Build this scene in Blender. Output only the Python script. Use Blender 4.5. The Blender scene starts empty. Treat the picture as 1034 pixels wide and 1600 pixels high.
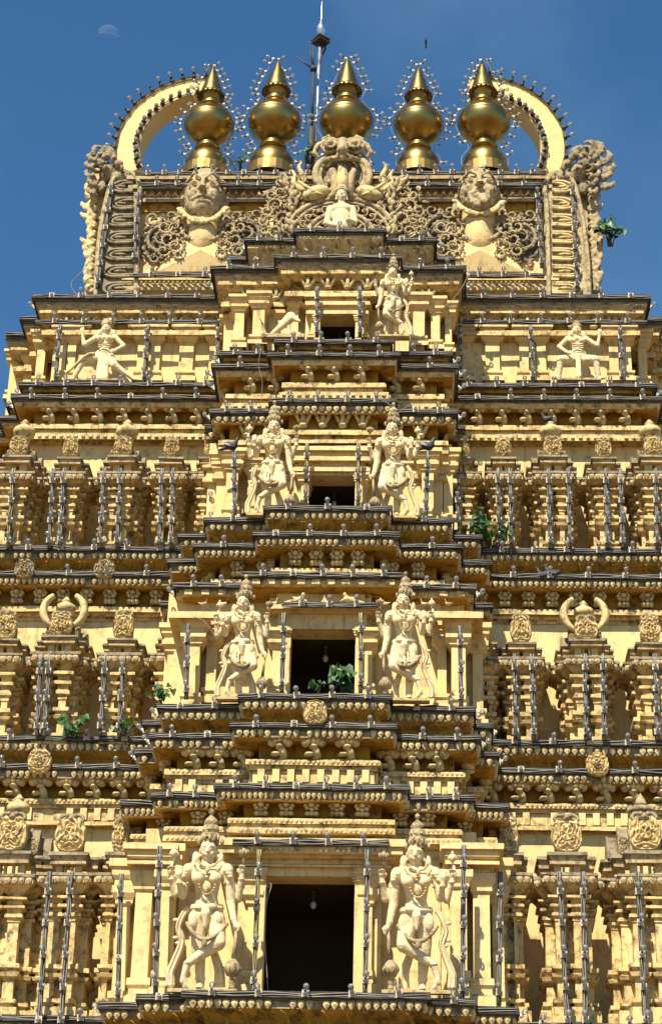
import bpy, math, random
import numpy as np
from mathutils import Vector, Matrix
R = math.radians
C = bpy.context.scene.collection
scene = bpy.context.scene
rnd = random.Random(7)

# ------------------------------------------------------------------ camera, sky, sun, exposure
PITCH, YAW, ROLL, FPX = R(27), R(-2.5), R(1.4), 3300.0
cam_d = bpy.data.cameras.new('camera'); cam = bpy.data.objects.new('camera', cam_d); C.objects.link(cam)
scene.camera = cam
fw = Vector((math.sin(YAW)*math.cos(PITCH), math.cos(YAW)*math.cos(PITCH), math.sin(PITCH)))
rt0 = Vector((math.cos(YAW), -math.sin(YAW), 0)); up0 = rt0.cross(fw)
# world up leans right in the picture
rt = rt0*math.cos(ROLL) + up0*math.sin(ROLL); up = rt.cross(fw)
CP = Vector((0, 0, 1.7))
cam.matrix_world = Matrix(((rt.x, up.x, -fw.x, CP.x), (rt.y, up.y, -fw.y, CP.y), (rt.z, up.z, -fw.z, CP.z), (0, 0, 0, 1)))
cam_d.sensor_fit = 'VERTICAL'; cam_d.sensor_height = 24.0; cam_d.lens = FPX/1600*24.0
cam_d.clip_start = 0.1; cam_d.clip_end = 20000

SUN_EL, SUN_AZ = R(52), R(20)          # azimuth: degrees to the left of straight behind the camera
world = bpy.data.worlds.new('World'); scene.world = world; world.use_nodes = True
nt = world.node_tree; nt.nodes.clear()
sky = nt.nodes.new('ShaderNodeTexSky'); sky.sky_type = 'NISHITA'; sky.sun_disc = False
sky.sun_elevation = SUN_EL; sky.sun_rotation = math.pi + SUN_AZ
sky.altitude = 300; sky.air_density = 1.0; sky.dust_density = 0.35; sky.ozone_density = 1.6
bg = nt.nodes.new('ShaderNodeBackground'); bg.inputs[1].default_value = 0.050
wo = nt.nodes.new('ShaderNodeOutputWorld')
# thin high cloud
tc = nt.nodes.new('ShaderNodeTexCoord'); mp = nt.nodes.new('ShaderNodeMapping'); mp.inputs['Scale'].default_value = (2.2, 1.6, 3.4)
nz = nt.nodes.new('ShaderNodeTexNoise'); nz.inputs['Scale'].default_value = 2.3; nz.inputs['Detail'].default_value = 6; nz.inputs['Roughness'].default_value = .55
cr = nt.nodes.new('ShaderNodeMapRange'); cr.inputs[1].default_value = .42; cr.inputs[2].default_value = .8; cr.inputs[3].default_value = 0; cr.inputs[4].default_value = .35
mx = nt.nodes.new('ShaderNodeMix'); mx.data_type = 'RGBA'; mx.inputs[7].default_value = (3.0, 5.6, 8.4, 1)
L = nt.links.new
L(tc.outputs['Generated'], mp.inputs[0]); L(mp.outputs[0], nz.inputs[0]); L(nz.outputs[0], cr.inputs[0]); L(cr.outputs[0], mx.inputs[0])
tn = nt.nodes.new('ShaderNodeMix'); tn.data_type = 'RGBA'; tn.blend_type = 'MULTIPLY'; tn.inputs[0].default_value = 1; tn.inputs[7].default_value = (.80, 1.42, 1.75, 1)
L(sky.outputs[0], tn.inputs[6]); L(tn.outputs[2], mx.inputs[6]); L(mx.outputs[2], bg.inputs[0]); L(bg.outputs[0], wo.inputs[0])
sun_d = bpy.data.lights.new('sun', 'SUN'); sun_d.energy = 5.0; sun_d.angle = R(.5); sun_d.color = (1, .92, .76)
sun = bpy.data.objects.new('sun', sun_d); C.objects.link(sun)
sdir = Vector((-math.sin(SUN_AZ)*math.cos(SUN_EL), -math.cos(SUN_AZ)*math.cos(SUN_EL), math.sin(SUN_EL)))   # towards the sun
sun.rotation_euler = sdir.to_track_quat('Z', 'Y').to_euler()
scene.view_settings.view_transform = 'Standard'; scene.view_settings.look = 'None'
scene.view_settings.exposure = 0.66; scene.view_settings.gamma = 1.0
scene.cycles.max_bounces = 8; scene.cycles.diffuse_bounces = 2; scene.cycles.transparent_max_bounces = 12

def P(px, py, Y):
    """world point on the plane y=Y that is seen at photograph pixel (px, py)"""
    d = fw + rt*((px-517)/FPX) + up*((800-py)/FPX)
    t = Y/d.y
    return CP + d*t
def S(px, py, Y):
    """metres per photograph pixel there"""
    p = P(px, py, Y)-CP
    return p.dot(fw)/FPX
AX = [(1640, 476), (1556, 479), (1090, 493), (900, 507), (795, 513), (628, 521), (403, 529), (270, 537), (0, 540)]
def axis(py):
    for (a, xa), (b, xb) in zip(AX, AX[1:]):
        if b <= py <= a: return xa + (xb-xa)*(a-py)/(a-b)
    return 476
def ZR(py, Y): return P(axis(py), py, Y).z

# ------------------------------------------------------------------ materials
def newmat(name):
    m = bpy.data.materials.new(name); m.use_nodes = True
    return m, m.node_tree, m.node_tree.nodes['Principled BSDF']
def plaster(name, base, var, dirt, amount=.5, topdirt=.6, scale=1.0, bump=.35, rough=.85, streak=.4):
    m, t, b = newmat(name); N = t.nodes; l = t.links.new
    tc = N.new('ShaderNodeTexCoord')
    def noise(sc, det=5, ro=.6, vec=None, sx=(1, 1, 1)):
        mp = N.new('ShaderNodeMapping'); mp.inputs['Scale'].default_value = sx
        l((geo.outputs['Position']), mp.inputs[0])
        n = N.new('ShaderNodeTexNoise'); n.inputs['Scale'].default_value = sc; n.inputs['Detail'].default_value = det; n.inputs['Roughness'].default_value = ro
        l(mp.outputs[0], n.inputs[0]); return n.outputs[0]
    geo = N.new('ShaderNodeNewGeometry')
    def rng(src, a, b_, c=0, d=1):
        r = N.new('ShaderNodeMapRange'); r.inputs[1].default_value = a; r.inputs[2].default_value = b_; r.inputs[3].default_value = c; r.inputs[4].default_value = d
        l(src, r.inputs[0]); return r.outputs[0]
    def mth(op, x, y):
        q = N.new('ShaderNodeMath'); q.operation = op; q.use_clamp = True
        for i, v in enumerate((x, y)):
            if isinstance(v, (int, float)): q.inputs[i].default_value = v
            else: l(v, q.inputs[i])
        return q.outputs[0]
    def mix(f, a, c):
        q = N.new('ShaderNodeMix'); q.data_type = 'RGBA'
        if isinstance(f, (int, float)): q.inputs[0].default_value = f
        else: l(f, q.inputs[0])
        for i, v in ((6, a), (7, c)):
            if isinstance(v, tuple): q.inputs[i].default_value = (*v, 1)
            else: l(v, q.inputs[i])
        return q.outputs[2]
    big = noise(1.1*scale); fine = noise(14*scale, 6, .7); st = noise(5*scale, 4, .6, sx=(2.2, 2.2, .28)); mid = noise(4.2*scale, 8, .72)
    col = mix(rng(big, .3, .7), base, var)
    col = mix(rng(fine, .45, .75, 0, .25), col, tuple(min(1, c*1.25) for c in var))
    # mould: blotches, streaks, and dirt lying on upward faces
    blot = rng(mid, .60-.16*amount, .74-.12*amount)
    strk = mth('MULTIPLY', rng(st, .56, .72), streak)
    sep = N.new('ShaderNodeSeparateXYZ'); l(geo.outputs['Normal'], sep.inputs[0])
    upf = mth('MULTIPLY', rng(sep.outputs[2], .15, .8), topdirt)
    upf = mth('MULTIPLY', upf, rng(mid, .25, .55))
    f = mth('MAXIMUM', mth('MULTIPLY', blot, min(1, amount*1.5)), mth('MAXIMUM', strk, upf))
    f = mth('MULTIPLY', f, rng(fine, .25, .6, .55, 1))
    col = mix(f, col, dirt)
    l(col, b.inputs['Base Color']); b.inputs['Roughness'].default_value = rough
    b.inputs['Specular IOR Level'].default_value = .25
    bp = N.new('ShaderNodeBump'); bp.inputs['Strength'].default_value = bump; bp.inputs['Distance'].default_value = .02
    l(mid, bp.inputs['Height']); bp2 = N.new('ShaderNodeBump'); bp2.inputs['Strength'].default_value = bump*.6; bp2.inputs['Distance'].default_value = .008
    l(fine, bp2.inputs['Height']); l(bp.outputs[0], bp2.inputs['Normal']); l(bp2.outputs[0], b.inputs['Normal'])
    return m
M = {}
M['cream'] = plaster('cream_plaster', (.84, .62, .30), (.78, .54, .22), (.11, .08, .045), .46, .9, streak=.6)
M['moulding'] = plaster('moulding_plaster', (.84, .62, .30), (.73, .49, .18), (.055, .042, .028), .80, 1.0, scale=1.6, streak=.9, bump=.5)
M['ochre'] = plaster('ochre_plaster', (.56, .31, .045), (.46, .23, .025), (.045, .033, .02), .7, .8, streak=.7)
M['pale'] = plaster('pale_carved_plaster', (.78, .61, .30), (.70, .51, .22), (.10, .08, .055), .72, .75, scale=2, streak=.2)
M['statue'] = plaster('statue_plaster', (.85, .70, .43), (.80, .62, .34), (.15, .12, .09), .46, .8, scale=2.2, bump=.3, streak=.15)
M['worn'] = plaster('weathered_plaster', (.30, .235, .14), (.42, .33, .20), (.05, .04, .03), .8, .8, scale=1.8, bump=.7, streak=.7)
M['wornpale'] = plaster('lichen_plaster', (.60, .47, .25), (.46, .34, .18), (.085, .07, .058), .85, .8, scale=2.4, bump=.5, streak=.5)
M['ledge'] = plaster('mould_and_gap_shade', (.13, .11, .085), (.22, .18, .13), (.035, .03, .026), .8, .8, scale=2, bump=.8)
M['inner'] = plaster('room_shade_plaster', (.075, .052, .02), (.06, .04, .015), (.04, .03, .02), .4, .2)  # near-black base puts the unlit rooms' shade into the wall colour
def simple(name, col, rough=.5, metal=0, noise=0, nscale=8):
    m, t, b = newmat(name); b.inputs['Base Color'].default_value = (*col, 1); b.inputs['Roughness'].default_value = rough; b.inputs['Metallic'].default_value = metal
    if noise:
        n = t.nodes.new('ShaderNodeTexNoise'); n.inputs['Scale'].default_value = nscale; n.inputs['Detail'].default_value = 6
        g = t.nodes.new('ShaderNodeNewGeometry'); t.links.new(g.outputs['Position'], n.inputs[0])
        r = t.nodes.new('ShaderNodeMix'); r.data_type = 'RGBA'; r.inputs[6].default_value = (*col, 1); r.inputs[7].default_value = (*[c*(1-noise) for c in col], 1)
        rr = t.nodes.new('ShaderNodeMapRange'); rr.inputs[1].default_value = .35; rr.inputs[2].default_value = .68
        t.links.new(n.outputs[0], rr.inputs[0]); t.links.new(rr.outputs[0], r.inputs[0]); t.links.new(r.outputs[2], b.inputs['Base Color'])
        r2 = t.nodes.new('ShaderNodeMapRange'); r2.inputs[1].default_value = .3; r2.inputs[2].default_value = .7; r2.inputs[3].default_value = rough*.85; r2.inputs[4].default_value = min(1, rough*1.35)
        t.links.new(n.outputs[0], r2.inputs[0]); t.links.new(r2.outputs[0], b.inputs['Roughness'])
    return m
M['brass'] = simple('brass', (.44, .29, .09), .30, 1, .45, 4)
M['brassdull'] = simple('tarnished_brass', (.42, .27, .09), .45, 1, .4, 7)
M['alu'] = simple('aluminium', (.70, .72, .75), .3, 1, .1)
M['iron'] = simple('iron_and_backlit_socket', (.055, .05, .045), .6, .3, .3)
M['batten'] = simple('batten_wood', (.055, .048, .04), .8, 0, .5, 6)
M['cable'] = simple('grey_cable', (.33, .30, .26), .6, 0, .45, 5)
M['socket'] = simple('bulb_socket', (.66, .60, .48), .55, 0, .35, 20)
M['socketdark'] = simple('socket_core', (.03, .028, .025), .5)
M['leaf'] = simple('leaf_green', (.035, .115, .014), .45, 0, .5, 9)
M['stem'] = simple('stem_brown', (.10, .075, .04), .8)
M['bird'] = simple('pigeon_feathers', (.025, .028, .036), .55, 0, .4, 20)
M['birdpale'] = simple('pale_feathers', (.38, .38, .38), .6)
M['creamhorn'] = plaster('horn_plaster', (.85, .65, .31), (.78, .55, .22), (.25, .19, .11), .2, .3, streak=.1)
def glassmat():
    m, t, b = newmat('bulb_glass'); N = t.nodes; l = t.links.new
    tr = N.new('ShaderNodeBsdfTransparent'); tr.inputs[0].default_value = (.93, .94, .95, 1)
    gl = N.new('ShaderNodeBsdfGlossy'); gl.inputs['Roughness'].default_value = .06
    fr = N.new('ShaderNodeFresnel'); fr.inputs[0].default_value = 1.9
    mx = N.new('ShaderNodeMixShader'); l(fr.outputs[0], mx.inputs[0]); l(tr.outputs[0], mx.inputs[1]); l(gl.outputs[0], mx.inputs[2])
    df = N.new('ShaderNodeBsdfDiffuse'); df.inputs[0].default_value = (.9, .9, .88, 1); m2 = N.new('ShaderNodeMixShader'); m2.inputs[0].default_value = .16
    l(mx.outputs[0], m2.inputs[1]); l(df.outputs[0], m2.inputs[2]); l(m2.outputs[0], N['Material Output'].inputs[0]); return m
M['glass'] = glassmat()

# ------------------------------------------------------------------ mesh helpers
class MB:
    def __init__(s): s.v = []; s.f = []; s.m = []; s.sm = []; s.n = 0
    def add(s, V, F, mat=0, smooth=False):
        V = np.asarray(V, float).reshape(-1, 3)
        s.v.append(V); n = s.n
        for f in F: s.f.append(tuple(int(i)+n for i in f)); s.m.append(mat); s.sm.append(smooth)
        s.n += len(V); return s
    def many(s, V, F, mats4, mat=0, smooth=False):
        V = np.asarray(V, float)
        for A in mats4: s.add(V@A[:3, :3].T + A[:3, 3], F, mat, smooth)
    def build(s, name, mats, parent=None, loc=None, label=None):
        me = bpy.data.meshes.new(name)
        V = np.concatenate(s.v) if s.v else np.zeros((0, 3))
        if loc is not None: V = V-np.array(loc)
        me.from_pydata(V.tolist(), [], s.f)
        if not isinstance(mats, (list, tuple)): mats = [mats]
        for m in mats: me.materials.append(M[m] if isinstance(m, str) else m)
        me.polygons.foreach_set('material_index', s.m); me.polygons.foreach_set('use_smooth', s.sm)
        me.update()
        o = bpy.data.objects.new(name, me); C.objects.link(o)
        if parent is not None: o.parent = parent
        if loc is not None: o.location = loc
        if label: o['label'] = label
        return o
def thing(name, label, cat, loc=(0, 0, 0), group=None):
    o = bpy.data.objects.new(name, None); o.empty_display_size = .2; C.objects.link(o); o.location = loc
    o['label'] = label; o['category'] = cat
    if group: o['group'] = group
    return o
def tag(o, label, cat, group=None):
    o['label'] = label; o['category'] = cat
    if group: o['group'] = group
    return o
def box(x0, x1, y0, y1, z0, z1):
    V = [(x, y, z) for z in (z0, z1) for y in (y0, y1) for x in (x0, x1)]
    return V, [(0, 2, 3, 1), (4, 5, 7, 6), (0, 1, 5, 4), (2, 6, 7, 3), (0, 4, 6, 2), (1, 3, 7, 5)]
def lathe(prof, seg=20, c=(0, 0, 0), a0=0, a1=2*math.pi):
    full = abs(a1-a0-2*math.pi) < 1e-6; n = seg if full else seg+1
    A = [a0+(a1-a0)*i/seg for i in range(n)]
    V = [(c[0]+r*math.cos(a), c[1]+r*math.sin(a), c[2]+z) for r, z in prof for a in A]
    F = []
    for j in range(len(prof)-1):
        for i in range(seg):
            k = (i+1) % n
            F.append((j*n+i, j*n+k, (j+1)*n+k, (j+1)*n+i))
    return V, F
def ell(c, r, su=10, sv=7, rot=None):
    V = []; F = []
    for j in range(sv+1):
        ph = math.pi*j/sv
        for i in range(su):
            a = 2*math.pi*i/su
            V.append((r[0]*math.sin(ph)*math.cos(a), r[1]*math.sin(ph)*math.sin(a), r[2]*math.cos(ph)))
    for j in range(sv):
        for i in range(su):
            k = (i+1) % su; F.append((j*su+i, (j+1)*su+i, (j+1)*su+k, j*su+k))
    V = np.array(V)
    if rot is not None: V = V@np.array(rot.to_3x3()).T
    return V+np.array(c), F
def frame(t):
    t = t/(np.linalg.norm(t)+1e-12)
    a = np.array([0, 1., 0]) if abs(t[1]) < .9 else np.array([1., 0, 0])
    u = np.cross(a, t); u /= np.linalg.norm(u); w = np.cross(t, u); return u, w
def tube(pts, rad, seg=8, flat=1.0, capround=False):
    """swept tube; flat scales the thickness along world y"""
    pts = np.array(pts, float); n = len(pts)
    if not hasattr(rad, '__len__'): rad = [rad]*n
    T = np.gradient(pts, axis=0)
    V = []; u0 = None
    for i in range(n):
        t = T[i]/(np.linalg.norm(T[i])+1e-12)
        if u0 is None: u, w = frame(t)
        else:
            u = u0-t*np.dot(u0, t); u /= np.linalg.norm(u)+1e-12; w = np.cross(t, u)
        u0 = u
        for k in range(seg):
            a = 2*math.pi*k/seg
            d = (u*math.cos(a)+w*math.sin(a))*rad[i]
            d[1] *= flat
            V.append(pts[i]+d)
    F = []
    for i in range(n-1):
        for k in range(seg):
            q = (k+1) % seg; F.append((i*seg+k, i*seg+q, (i+1)*seg+q, (i+1)*seg+k))
    F.append(tuple(range(seg))[::-1]); F.append(tuple((n-1)*seg+k for k in range(seg)))
    return V, F
def cap(p0, p1, r0, r1, seg=12, flat=1.0):
    """tapered capsule"""
    p0 = np.array(p0, float); p1 = np.array(p1, float); d = p1-p0; Ln = np.linalg.norm(d); t = d/(Ln+1e-9)
    pts = []; rad = []
    for a in (-88, -60, -30, 0): pts.append(p0+t*r0*math.sin(R(a))); rad.append(max(1e-4, r0*math.cos(R(a))))
    for a in (0, 30, 60, 88): pts.append(p1+t*r1*math.sin(R(a))); rad.append(max(1e-4, r1*math.cos(R(a))))
    return tube_dir(pts, rad, t, seg, flat)
def tube_dir(pts, rad, t, seg, flat):
    u, w = frame(t); V = []
    for p, r in zip(pts, rad):
        for k in range(seg):
            a = 2*math.pi*k/seg; d = (u*math.cos(a)+w*math.sin(a))*r; d = d*np.array([1, flat, 1]); V.append(p+d)
    F = []
    n = len(pts)
    for i in range(n-1):
        for k in range(seg):
            q = (k+1) % seg; F.append((i*seg+k, i*seg+q, (i+1)*seg+q, (i+1)*seg+k))
    F.append(tuple(range(seg))[::-1]); F.append(tuple((n-1)*seg+k for k in range(seg)))
    return V, F
def prism(outline, y0, y1, bulge=0):
    """outline: (x,z) loop, counter-clockwise seen from the front (-y); front at y0"""
    n = len(outline)
    V = [(x, y0, z) for x, z in outline]+[(x, y1, z) for x, z in outline]
    cx = sum(p[0] for p in outline)/n; cz = sum(p[1] for p in outline)/n
    V.append((cx, y0-bulge, cz)); V.append((cx, y1, cz))
    F = []
    for i in range(n):
        k = (i+1) % n
        F += [(i, k, 2*n), (k+n, i+n, 2*n+1), (k, i, i+n, k+n)]
    return V, F
def spline(pts, n=8):
    """catmull-rom through points"""
    p = [np.array(q, float) for q in pts]; p = [2*p[0]-p[1]]+p+[2*p[-1]-p[-2]]; out = []
    for i in range(1, len(p)-2):
        for k in range(n):
            t = k/n
            out.append(.5*((2*p[i])+(-p[i-1]+p[i+1])*t+(2*p[i-1]-5*p[i]+4*p[i+1]-p[i+2])*t*t+(-p[i-1]+3*p[i]-3*p[i+1]+p[i+2])*t**3))
    out.append(p[-2]); return out
def offs(path, o):
    P2 = [np.array(p, float) for p in path]; n = len(P2); out = []
    nr = []
    for a, b in zip(P2, P2[1:]):
        d = b-a; d /= np.linalg.norm(d); nr.append(np.array([d[1], -d[0]]))
    for i in range(n):
        if i == 0: v = nr[0]
        elif i == n-1: v = nr[-1]
        else:
            a, b = nr[i-1], nr[i]; v = (a+b)/(1+a.dot(b)+1e-9)
        out.append(P2[i]+v*o)
    return out
def subdiv(path, step):
    out = [np.array(path[0], float)]
    for a, b in zip(path, path[1:]):
        a = np.array(a, float); b = np.array(b, float); n = max(1, int(np.linalg.norm(b-a)/step))
        for k in range(1, n+1): out.append(a+(b-a)*k/n)
    return out
jr = np.random.RandomState(3)
def sweep(mb, path, prof, mats=None, jit=.004, step=.35, smooth=False):
    """prof: list of (offset, z); mats: material index for each segment"""
    path = subdiv(path, step) if step else path
    n = len(path); m = len(prof); V = []
    for o, z in prof:
        q = np.array(offs(path, o)); zz = np.full((n, 1), z)
        J = jr.normal(0, jit, (n, 3)) if jit else 0
        V.append(np.hstack([q, zz])+J)
    V = np.concatenate(V)
    for j in range(m-1):
        F = []
        for i in range(n-1): F.append((j*n+i, (j+1)*n+i, (j+1)*n+i+1, j*n+i+1))
        if j == 0: mb.v.append(V); base = mb.n; mb.n += len(V)
        for f in F: mb.f.append(tuple(x+base for x in f)); mb.m.append(mats[j] if mats else 0); mb.sm.append(smooth)
def stations(path, o, spacing, margin=.02, only=None, jitter=0):
    """4x4 matrices along the offset path; local y points outwards"""
    q = offs(path, o); out = []
    for a, b in zip(q, q[1:]):
        d = b-a; Ln = np.linalg.norm(d)-2*margin
        if Ln < spacing*.7: continue
        t = d/np.linalg.norm(d); nrm = np.array([t[1], -t[0]])
        if only == 'front' and nrm[1] > -.5: continue
        n = max(1, int(round(Ln/spacing)))
        for k in range(n):
            c = a+t*(margin+(k+.5)*Ln/n)
            if jitter and rnd.random() < jitter: continue
            A = np.eye(4); A[:2, 0] = t; A[:2, 1] = nrm; A[:2, 3] = c; A[0, 0] = t[0]; out.append(A)
    return out
def lift(As, z, s=1.0):
    out = []
    for A in As:
        B = A.copy(); B[2, 3] = z; B[:3, :3] = B[:3, :3]*s; out.append(B)
    return out
# small carved motifs, local x along the wall, y outward, z up
def m_bead(w, h, d):
    """hanging heart-shaped leaf tip, flat front"""
    q = [(-.5, .42), (-.18, .5), (.18, .5), (.5, .42), (.5, .05), (.28, -.25), (0, -.5), (-.28, -.25), (-.5, .05)]
    n = len(q); V = [(x*w, d*.55, z*h) for x, z in q]+[(x*w*1.08, -.01, z*h*1.05) for x, z in q]+[(0, d, .08*h)]
    F = [(i, (i+1) % n, 2*n) for i in range(n)]+[((i+1) % n, i, i+n, (i+1) % n+n) for i in range(n)]
    return V, F
def m_box(w, h, d, y0=0):
    return box(-w/2, w/2, y0, d, -h/2, h/2)
def merge(parts):
    V = []; F = []; n = 0
    for v, f in parts:
        v = np.asarray(v, float); V.append(v); F += [tuple(i+n for i in q) for q in f]; n += len(v)
    return np.concatenate(V), F
def m_bracket(w, h, d, kind=0):
    """carved flower console: curled stem below, fan of petals above"""
    parts = []
    if kind == 0:
        for a in (-60, -30, 0, 30, 60):
            ca, sa = math.cos(R(a)), math.sin(R(a))
            parts.append(ell((sa*w*.34, d*.55+ca*d*.15, h*.12+ca*h*.22), (w*.13, d*.34, h*.26), 6, 5, Matrix.Rotation(R(a), 3, 'Y')))
        parts.append(ell((0, d*.55, h*.02), (w*.17, d*.45, h*.16), 7, 5))
        pts = spline([(0, .0, -h*.48), (w*.12, d*.35, -h*.45), (w*.1, d*.62, -h*.2), (0, d*.5, h*.05)], 3)
        parts.append(tube(pts, [w*.16, w*.17, w*.17, w*.16, w*.15, w*.14, w*.13, w*.13, w*.12, w*.1], 6))
        parts.append(ell((-w*.14, d*.5, -h*.38), (w*.2, d*.32, h*.13), 6, 5))
    elif kind == 1:
        for sx in (-1, 1):
            pts = spline([(0, d*.1, -h*.45), (sx*w*.16, d*.4, -h*.15), (sx*w*.34, d*.6, h*.2), (sx*w*.42, d*.75, h*.42)], 3)
            parts.append(tube(pts, [w*.06+w*.05*math.sin(math.pi*i/9) for i in range(10)], 5))
        parts.append(tube([(0, d*.1, -h*.48), (0, d*.5, -h*.1), (0, d*.7, h*.45)], [w*.15, w*.13, w*.12], 6))
        parts.append(ell((0, d*.4, -h*.35), (w*.24, d*.35, h*.16), 7, 5))
    else:   # round flower boss on a lotus foot
        for k in range(8):
            a = k*math.pi/4
            parts.append(ell((math.cos(a)*w*.25, d*.55, h*.12+math.sin(a)*h*.24), (w*.12, d*.28, h*.12), 6, 4))
        parts.append(ell((0, d*.65, h*.12), (w*.16, d*.35, h*.15), 7, 5))
        for sx in (-1, 0, 1): parts.append(ell((sx*w*.18, d*.4, -h*.33), (w*.15, d*.34, h*.17), 6, 4))
    return merge(parts)

# ------------------------------------------------------------------ ground
g = MB(); g.add([(-3000, -3000, 0), (3000, -3000, 0), (3000, 3000, 0), (-3000, 3000, 0)], [(0, 1, 2, 3)])
M['earth'] = plaster('sandy_ground', (.19,.115,.04), (.15,.085,.03), (.12,.09,.05), .3, .1, scale=.1, streak=0)
go = g.build('ground', 'earth'); go['kind'] = 'structure'

# ------------------------------------------------------------------ the tower: storeys built from swept mouldings
tower = thing('temple_tower', 'tall cream and ochre carved stucco temple gateway tower filling the picture', 'temple tower', (P(axis(1556), 1556, 28).x, 31, 0))
TL = tower.location.copy()
def tb(mb, name, mats, parent=None, label=None):
    """build in world coordinates under the tower (or one of its parts)"""
    o = mb.build(name, mats, None, None, label)
    par = parent or tower
    o.parent = par
    w = TL if True else None
    o.matrix_parent_inverse = Matrix.Translation(-TL) if par is tower else Matrix.Identity(4)
    return o
BR = []      # (area, mesh key, matrix, parent) carved brackets, placed later
BRM = {}
def brk(kind, w, h, d):
    k = (kind, round(w, 2), round(h, 2), round(d, 2))
    if k not in BRM: BRM[k] = m_bracket(w, h, d, kind)
    return k
class Lv:
    def __init__(s, Y, row, steps, wing=None, cl=None, cr_=None, back=None, bay=True):
        s.Y = Y; s.row = row; s.X0 = P(axis(row), row, Y).x; sc = S(axis(row), row, Y)
        Rr = []; Ll = []
        prevd = 0
        for i, (hw, dep) in enumerate(steps):
            h = hw*sc
            if i: Rr.append((h0, Y+dep)); 
            Rr.append((h, Y+dep)); h0 = h
        if wing is not None: Rr.append((h, Y+wing)); s.nc = len(Rr)
        else: Rr.append((h, back)); s.nc = len(Rr)
        pr = [(s.X0+x, y) for x, y in Rr]; pl = [(s.X0-x, y) for x, y in Rr][::-1]
        s.centre = pl+pr
        if wing is not None:
            yw = Y+wing
            tail = lambda cx, sg: [(cx, yw), (cx, yw+.75), (cx+sg*.35, yw+.75), (cx+sg*.35, yw+1.3), (cx+sg*.75, yw+1.3), (cx+sg*.75, yw+5)] if bay else [(cx, yw), (cx, yw+5)]
            s.L = tail(cl, -1)[::-1]+[pl[0]]; s.R = [pr[-1]]+tail(cr_, 1)
            s.path = s.L[:-1]+s.centre+s.R[1:]
        else: s.path = s.centre; s.L = s.R = None
    def z(s, py, o=0): return ZR(py, s.Y-o)
def prof(lv, spec): return [(o, lv.z(py, o)) for o, py in spec]

def cornice(lv, spec, mats, name='cornice', label=None, beads=(), lotus=(), brackets=(), ret=0.0, wings=True):
    """spec rows run from the top edge down; mats indexes per segment"""
    mb = MB(); p = prof(lv, spec)
    p = [(-1.6, p[0][1])]+p
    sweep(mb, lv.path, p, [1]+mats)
    o = tb(mb, name, ['moulding', 'ledge', 'ochre', 'worn', 'wornpale'], label=label)  # worn fascia behind the beads: grime, with recess shade put into its colour
    for (py, off, w, h, d, sp, mat) in beads:
        b = MB(); V, F = m_bead(w, h, d) if h > 0 else m_box(w, -h, d)
        b.many(V, F, lift(stations(lv.path, off, sp, jitter=.06), lv.z(py, off)))
        tb(b, 'bead_row', [mat], o)
    for (rows, sp, rad, slant, mat) in lotus:
        b = MB(); pts = [(off, lv.z(py, off)) for off, py in rows]
        o0 = pts[0][0]
        for A in stations(lv.path, o0, sp, .05):
            n = len(pts)
            if slant == 'U':
                loop = []
                for i in range(9):
                    a = math.pi*i/8; x = -math.cos(a)*sp*.38; t = .15+.75*math.sin(a)**.6
                    j = t*(n-1); k = min(n-2, int(j)); u = j-k
                    oo = pts[k][0]*(1-u)+pts[k+1][0]*u; zz = pts[k][1]*(1-u)+pts[k+1][1]*u
                    loop.append((x, oo-o0+.012, zz))
                V, F = tube(loop, rad, 5)
            else:
                loop = [(slant*(i/(n-1)-.5)+.03*math.sin(3*i/(n-1)), q[0]-o0+.008, q[1]) for i, q in enumerate(pts)]
                V, F = tube(loop, [rad*(.5+1.0*i/(n-1)) for i in range(n)], 5)
            b.many(V, F, [A])
        tb(b, 'lotus_leaf_row', [mat], o)
    for (py0, py1, off, w, d, sp, kind, mat) in brackets:
        z0, z1 = lv.z(py1, off), lv.z(py0, off); h = (z1-z0)*1.02
        k = brk(kind, w, h, d)
        for A in lift(stations(lv.path, off, sp, .08), (z0+z1)/2):
            BR.append((py0, k, A, o, mat))
    return o

# widths in photograph pixels from the axis, depths in metres
A1 = Lv(27.9, 1556, [(152, 0), (226, .25), (292, .7)], 1.5, -8.6, 7.2)
C1 = Lv(28.5, 1230, [(102, 0), (205, .4), (262, .75)], back=31.2)
A2 = Lv(28.9, 1090, [(86, 0), (216, .45), (246, 1.1)], 1.8, -8.0, 6.2)
C2 = Lv(29.6, 900, [(86, 0), (196, .4), (228, 1.1)], back=32.0)
A3 = Lv(30.0, 795, [(70, 0), (166, .42), (212, 1.0)], 1.5, -7.5, 5.2)
C3 = Lv(30.65, 628, [(66, 0), (160, .35), (176, .9)], back=33.0)
A4 = Lv(31.0, 555, [(66, 0), (156, .38)], 1.45, 0, 0)
C4 = Lv(31.5, 403, [(64, 0), (164, .35)], 1.3, 0, 0)
C5 = Lv(31.7, 361, [(46, 0), (124, .3), (158, .9)], back=33.6)
# wing corners of the two top levels come from where the photograph shows them
def corners(lv, pxl, pxr, row, o, bay=True, steps=None, wing=None):
    yw = lv.Y+wing
    return P(pxl, row, yw-o).x+o, P(pxr, row, yw-o).x-o
cl, cr_ = corners(A4, 34, 1022, 598, .26, wing=1.45); A4 = Lv(31.0, 555, [(66, 0), (156, .38)], 1.45, cl, cr_)
cl, cr_ = corners(C4, 55, 1012, 461, .36, wing=1.3); C4 = Lv(31.5, 403, [(64, 0), (164, .35)], 1.3, cl, cr_)

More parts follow.
